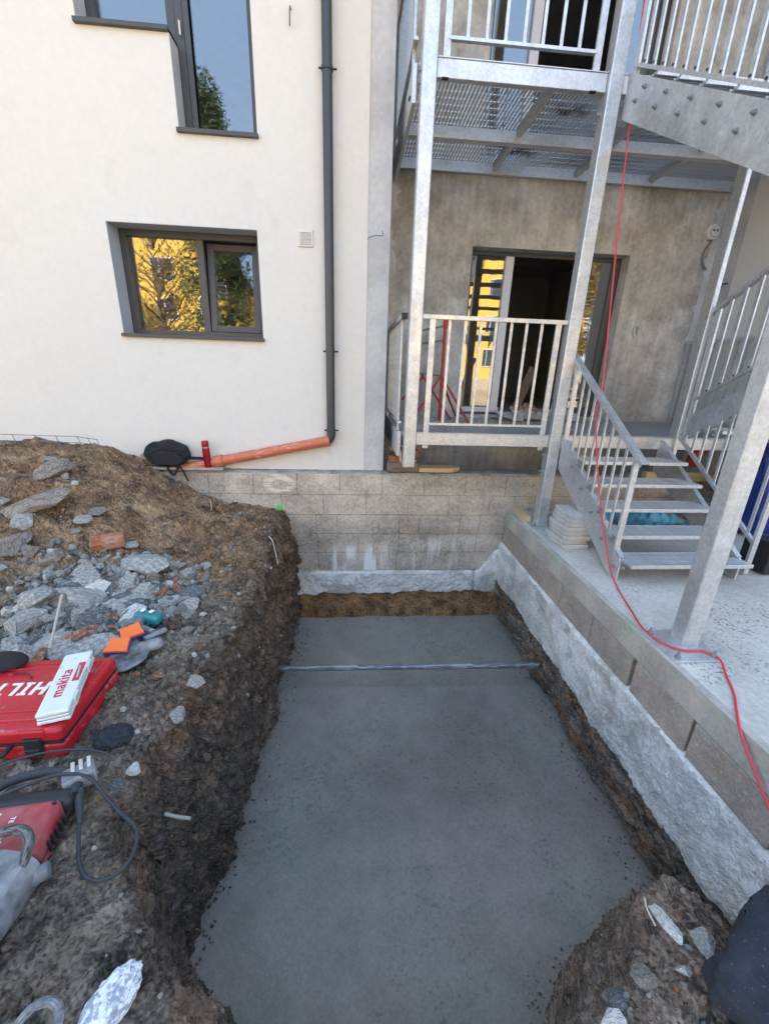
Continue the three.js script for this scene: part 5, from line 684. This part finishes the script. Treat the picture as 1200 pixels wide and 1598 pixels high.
{ // grey tool with a loop handle, white mottled lump
  const g = thing('core_drill', 'dusty grey power tool with a loop handle at the bank edge', 'power tool', [-0.86, -0.50, 4.13], 0.15); g.scale.setScalar(0.78);
  put(g, 'housing', uvm(new RoundedBoxGeometry(0.15, 0.12, 0.20, 4, 0.025).translate(-0.02, 0.06, 0.03)), M.dusty); put(g, 'front', uvm(new RoundedBoxGeometry(0.07, 0.09, 0.10, 3, 0.012).rotateY(0.4).translate(0.07, 0.05, 0.09)), M.dusty);
  put(g, 'handle', tube([[0.03, 0.10, -0.05], [0.07, 0.115, -0.085], [0.12, 0.115, -0.09], [0.16, 0.11, -0.06], [0.165, 0.10, 0.0], [0.13, 0.09, 0.09]], 0.014, 40, 12), M.dusty); put(g, 'rod', uvm(cyl(V(-0.10, 0.12, -0.08), V(-0.085, 0.12, 0.12), 0.013, 12)), M.galv); put(g, 'rod', uvm(cyl(V(-0.135, 0.11, -0.06), V(-0.12, 0.11, 0.12), 0.015, 12)), M.galvDark);
  const w = put(scene, 'lime_lump', uvm(warp(mergeVertices(new THREE.IcosahedronGeometry(1, 24).deleteAttribute('uv').deleteAttribute('normal')), (v) => { const k = 1 + 0.35 * fbm(v.x * 2.2, v.y * 2.2, v.z * 2.2, 4); v.set(v.x * 0.055 * k * (1 - 0.25 * v.z), v.y * 0.05 * k, v.z * 0.115 * k); })), M.white); w.position.set(-0.655, -0.475, 4.05); w.rotation.y = -0.42; w.scale.setScalar(0.88); tag(w, 'white blotchy lump of lime lying on the soil at the trench edge', 'lump');
}
{ // black bag by the near bank
  const b = thing('shoulder_bag', 'black fabric bag with a dusty flap on the near bank by the footing', 'bag', [1.28, -0.69, 4.17], 0.5);
  const sup = (sx, sy, sz, e, a = 0.02, s = 1) => warp(mergeVertices(new THREE.IcosahedronGeometry(1, 28).deleteAttribute('uv').deleteAttribute('normal')), (v) => { const f = (q) => Math.sign(q) * Math.pow(Math.abs(q), e); v.set(f(v.x) * sx, f(v.y) * sy, f(v.z) * sz); const k = a * fbm(v.x * 6 + s, v.y * 6, v.z * 6, 3) + 0.022 * (1 - Math.abs(3.2 * fbm(v.x * 5 + s, v.y * 9 + 4, v.z * 4, 3))); v.addScaledVector(V(1, 0.6, 1), k); });
  put(b, 'body', uvm(sup(0.22, 0.15, 0.20, 0.6, 0.05).translate(0, 0.14, 0.05)), M.fabricDusty);
  put(b, 'flap', uvm(sup(0.232, 0.055, 0.15, 0.5, 0.05, 4).translate(0, 0.265, -0.06)), M.fabricDusty);
  put(b, 'seam', tube([[-0.215, 0.235, 0.08], [-0.10, 0.27, 0.102], [0.05, 0.275, 0.105], [0.2, 0.25, 0.09]], 0.006, 40, 6), M.fabric); put(b, 'strap', tube([[-0.2, 0.2, -0.1], [-0.26, 0.10, -0.02], [-0.25, 0.04, 0.1], [-0.18, 0.05, 0.2]], 0.014, 30, 8), M.fabric);
}

// ---------------------------------------------------------------- across the street: what the panes mirror
M.yellow = std({ map: tex(512, 7, (u, v) => mulc([0.72, 0.50, 0.11], 0.92 + 0.2 * (fn(u, v, 6, 701, 5) - 0.5))), roughness: 0.9 });
M.glassDark = std({ color: new THREE.Color().setRGB(0.05, 0.06, 0.075), roughness: 0.06 });
M.bark = std({ map: grainy(0.8, [0.12, 0.09, 0.07], 0.6, 9, 711), roughness: 0.95 });
function block(label, x0, x1, z, h, floors, bays) {
  const b = thing('apartment_block', label, 'building', [0, 0, 0], 0, 'yellow blocks across the street');
  put(b, 'wall', box(x0, x1, -0.53, h, z, z + 11), M.yellow); put(b, 'roof', box(x0 - 0.3, x1 + 0.3, h + 0.003, h + 0.4, z - 0.3, z + 11.3), M.roof); put(b, 'plinth', box(x0 - 0.03, x1 + 0.03, -0.5, 0.6, z - 0.03, z + 0.1), M.padEdge);
  const bw = (x1 - x0) / bays, fh = (h - 1) / floors;
  for (let f = 0; f < floors; f++) for (let k = 0; k < bays; k++) { const cx = x0 + bw * (k + 0.5), cy = 0.9 + fh * (f + 0.5); const w = put(b, 'window', frameBars(cx - 0.75, cx + 0.75, cy - 0.75, cy + 0.75, z - 0.06, z - 0.004, 0.09), M.whiteFrame); put(w, 'pane', box(cx - 0.67, cx + 0.67, cy - 0.67, cy + 0.67, z - 0.03, z - 0.003), M.glassDark); put(w, 'mullion', box(cx - 0.04, cx + 0.04, cy - 0.66, cy + 0.66, z - 0.05, z - 0.031), M.whiteFrame); }
}
block('long yellow block with white windows across the street, opposite the lower window', -34, -9.5, 32, 15, 5, 7);
block('yellow block with white windows across the street, opposite the terrace door', 4, 22, 34, 13, 4, 5);
function tree(name, label, x, z, h, cr, y0, dens, kind) {
  const t = thing(name, label, 'tree', [x, -0.53, z], 0, 'trees across the street');
  const l = [cyl(V(0, 0, 0), V(0.1, h * 0.62, 0), h * 0.02, 10, h * 0.011)];
  if (kind === 'fir') l.push(cyl(V(0.1, h * 0.62, 0), V(0.1, h * 0.98, 0), h * 0.011, 8, 0.02));
  const bz = []; for (let i = 0; i < (kind === 'fir' ? 90 : 46); i++) {
    const f = rr(y0, 0.97), a = rr(0, 6.28), r = cr * (kind === 'fir' ? (1 - f) * 1.25 + 0.12 : Math.sqrt(Math.max(0.05, 1 - Math.pow((f - 0.62) / 0.4, 2)))) * rr(0.6, 1.05); const s = V(0.08, h * Math.max(0.2, f - 0.12) * (kind === 'fir' ? 1.1 : 0.9), 0), e = V(Math.cos(a) * r, h * f + (kind === 'fir' ? -0.25 * r : 0.1 * r), Math.sin(a) * r); l.push(cyl(s, e, h * 0.005, 5, 0.012)); bz.push([s, e]);
    if (kind === 'bare') for (let q = 0; q < 7; q++) { const m = V().lerpVectors(s, e, rr(0.3, 1)); l.push(cyl(m, m.clone().add(V(rr(-1, 1), rr(0, 1), rr(-1, 1)).multiplyScalar(h * 0.1)), h * 0.0016, 4, 0.006)); }
  }
  put(t, 'trunk', uvm(join(l)), M.bark);
  const pos = [], n = dens; for (let i = 0; i < n; i++) { const [s, e] = bz[Math.floor(rr(0, bz.length))], c = V().lerpVectors(s, e, Math.sqrt(rr(0.06, 1))).add(V(rr(-1, 1), rr(-1, 1), rr(-1, 1)).multiplyScalar(h * 0.045)); const u = V(rr(-1, 1), rr(-1, 1), rr(-1, 1)).normalize().multiplyScalar(h * (kind === 'fir' ? 0.010 : 0.011)), w = V(rr(-1, 1), rr(-1, 1), rr(-1, 1)).normalize().multiplyScalar(h * (kind === 'fir' ? 0.0045 : 0.009)); pos.push(...c.clone().add(u).toArray(), ...c.clone().sub(u).toArray(), ...c.clone().add(w).toArray()); }
  const g = new THREE.BufferGeometry(); g.setAttribute('position', new THREE.Float32BufferAttribute(pos, 3)); g.computeVertexNormals(); put(t, 'crown', uvm(g), kind === 'fir' ? M.needles : M.leaf);
}
M.needles = std({ color: new THREE.Color().setRGB(0.045, 0.075, 0.03), roughness: 0.9, side: THREE.DoubleSide }); M.leaf = std({ color: new THREE.Color().setRGB(0.17, 0.13, 0.03), roughness: 0.9, side: THREE.DoubleSide });
tree('fir_tree', 'tall dark fir tree standing between the two yellow blocks', -7.35, 21, 15.0, 2.5, 0.10, 26000, 'fir');
tree('fir_tree', 'shorter dark fir tree in front of the long yellow block', -18.6, 27, 10, 2.6, 0.1, 16000, 'fir');
tree('broadleaf_tree', 'thin leaved tree in front of the long yellow block', -12.4, 25, 11, 4, 0.3, 2600, 'bare');
tree('broadleaf_tree', 'half bare tree standing opposite the terrace door', 14, 22, 10, 4, 0.3, 9000, 'bare');
tree('broadleaf_tree', 'half bare tree at the corner of the short yellow block', 19, 25, 11, 4.5, 0.3, 9000, 'bare');

renderer.render(scene, camera);
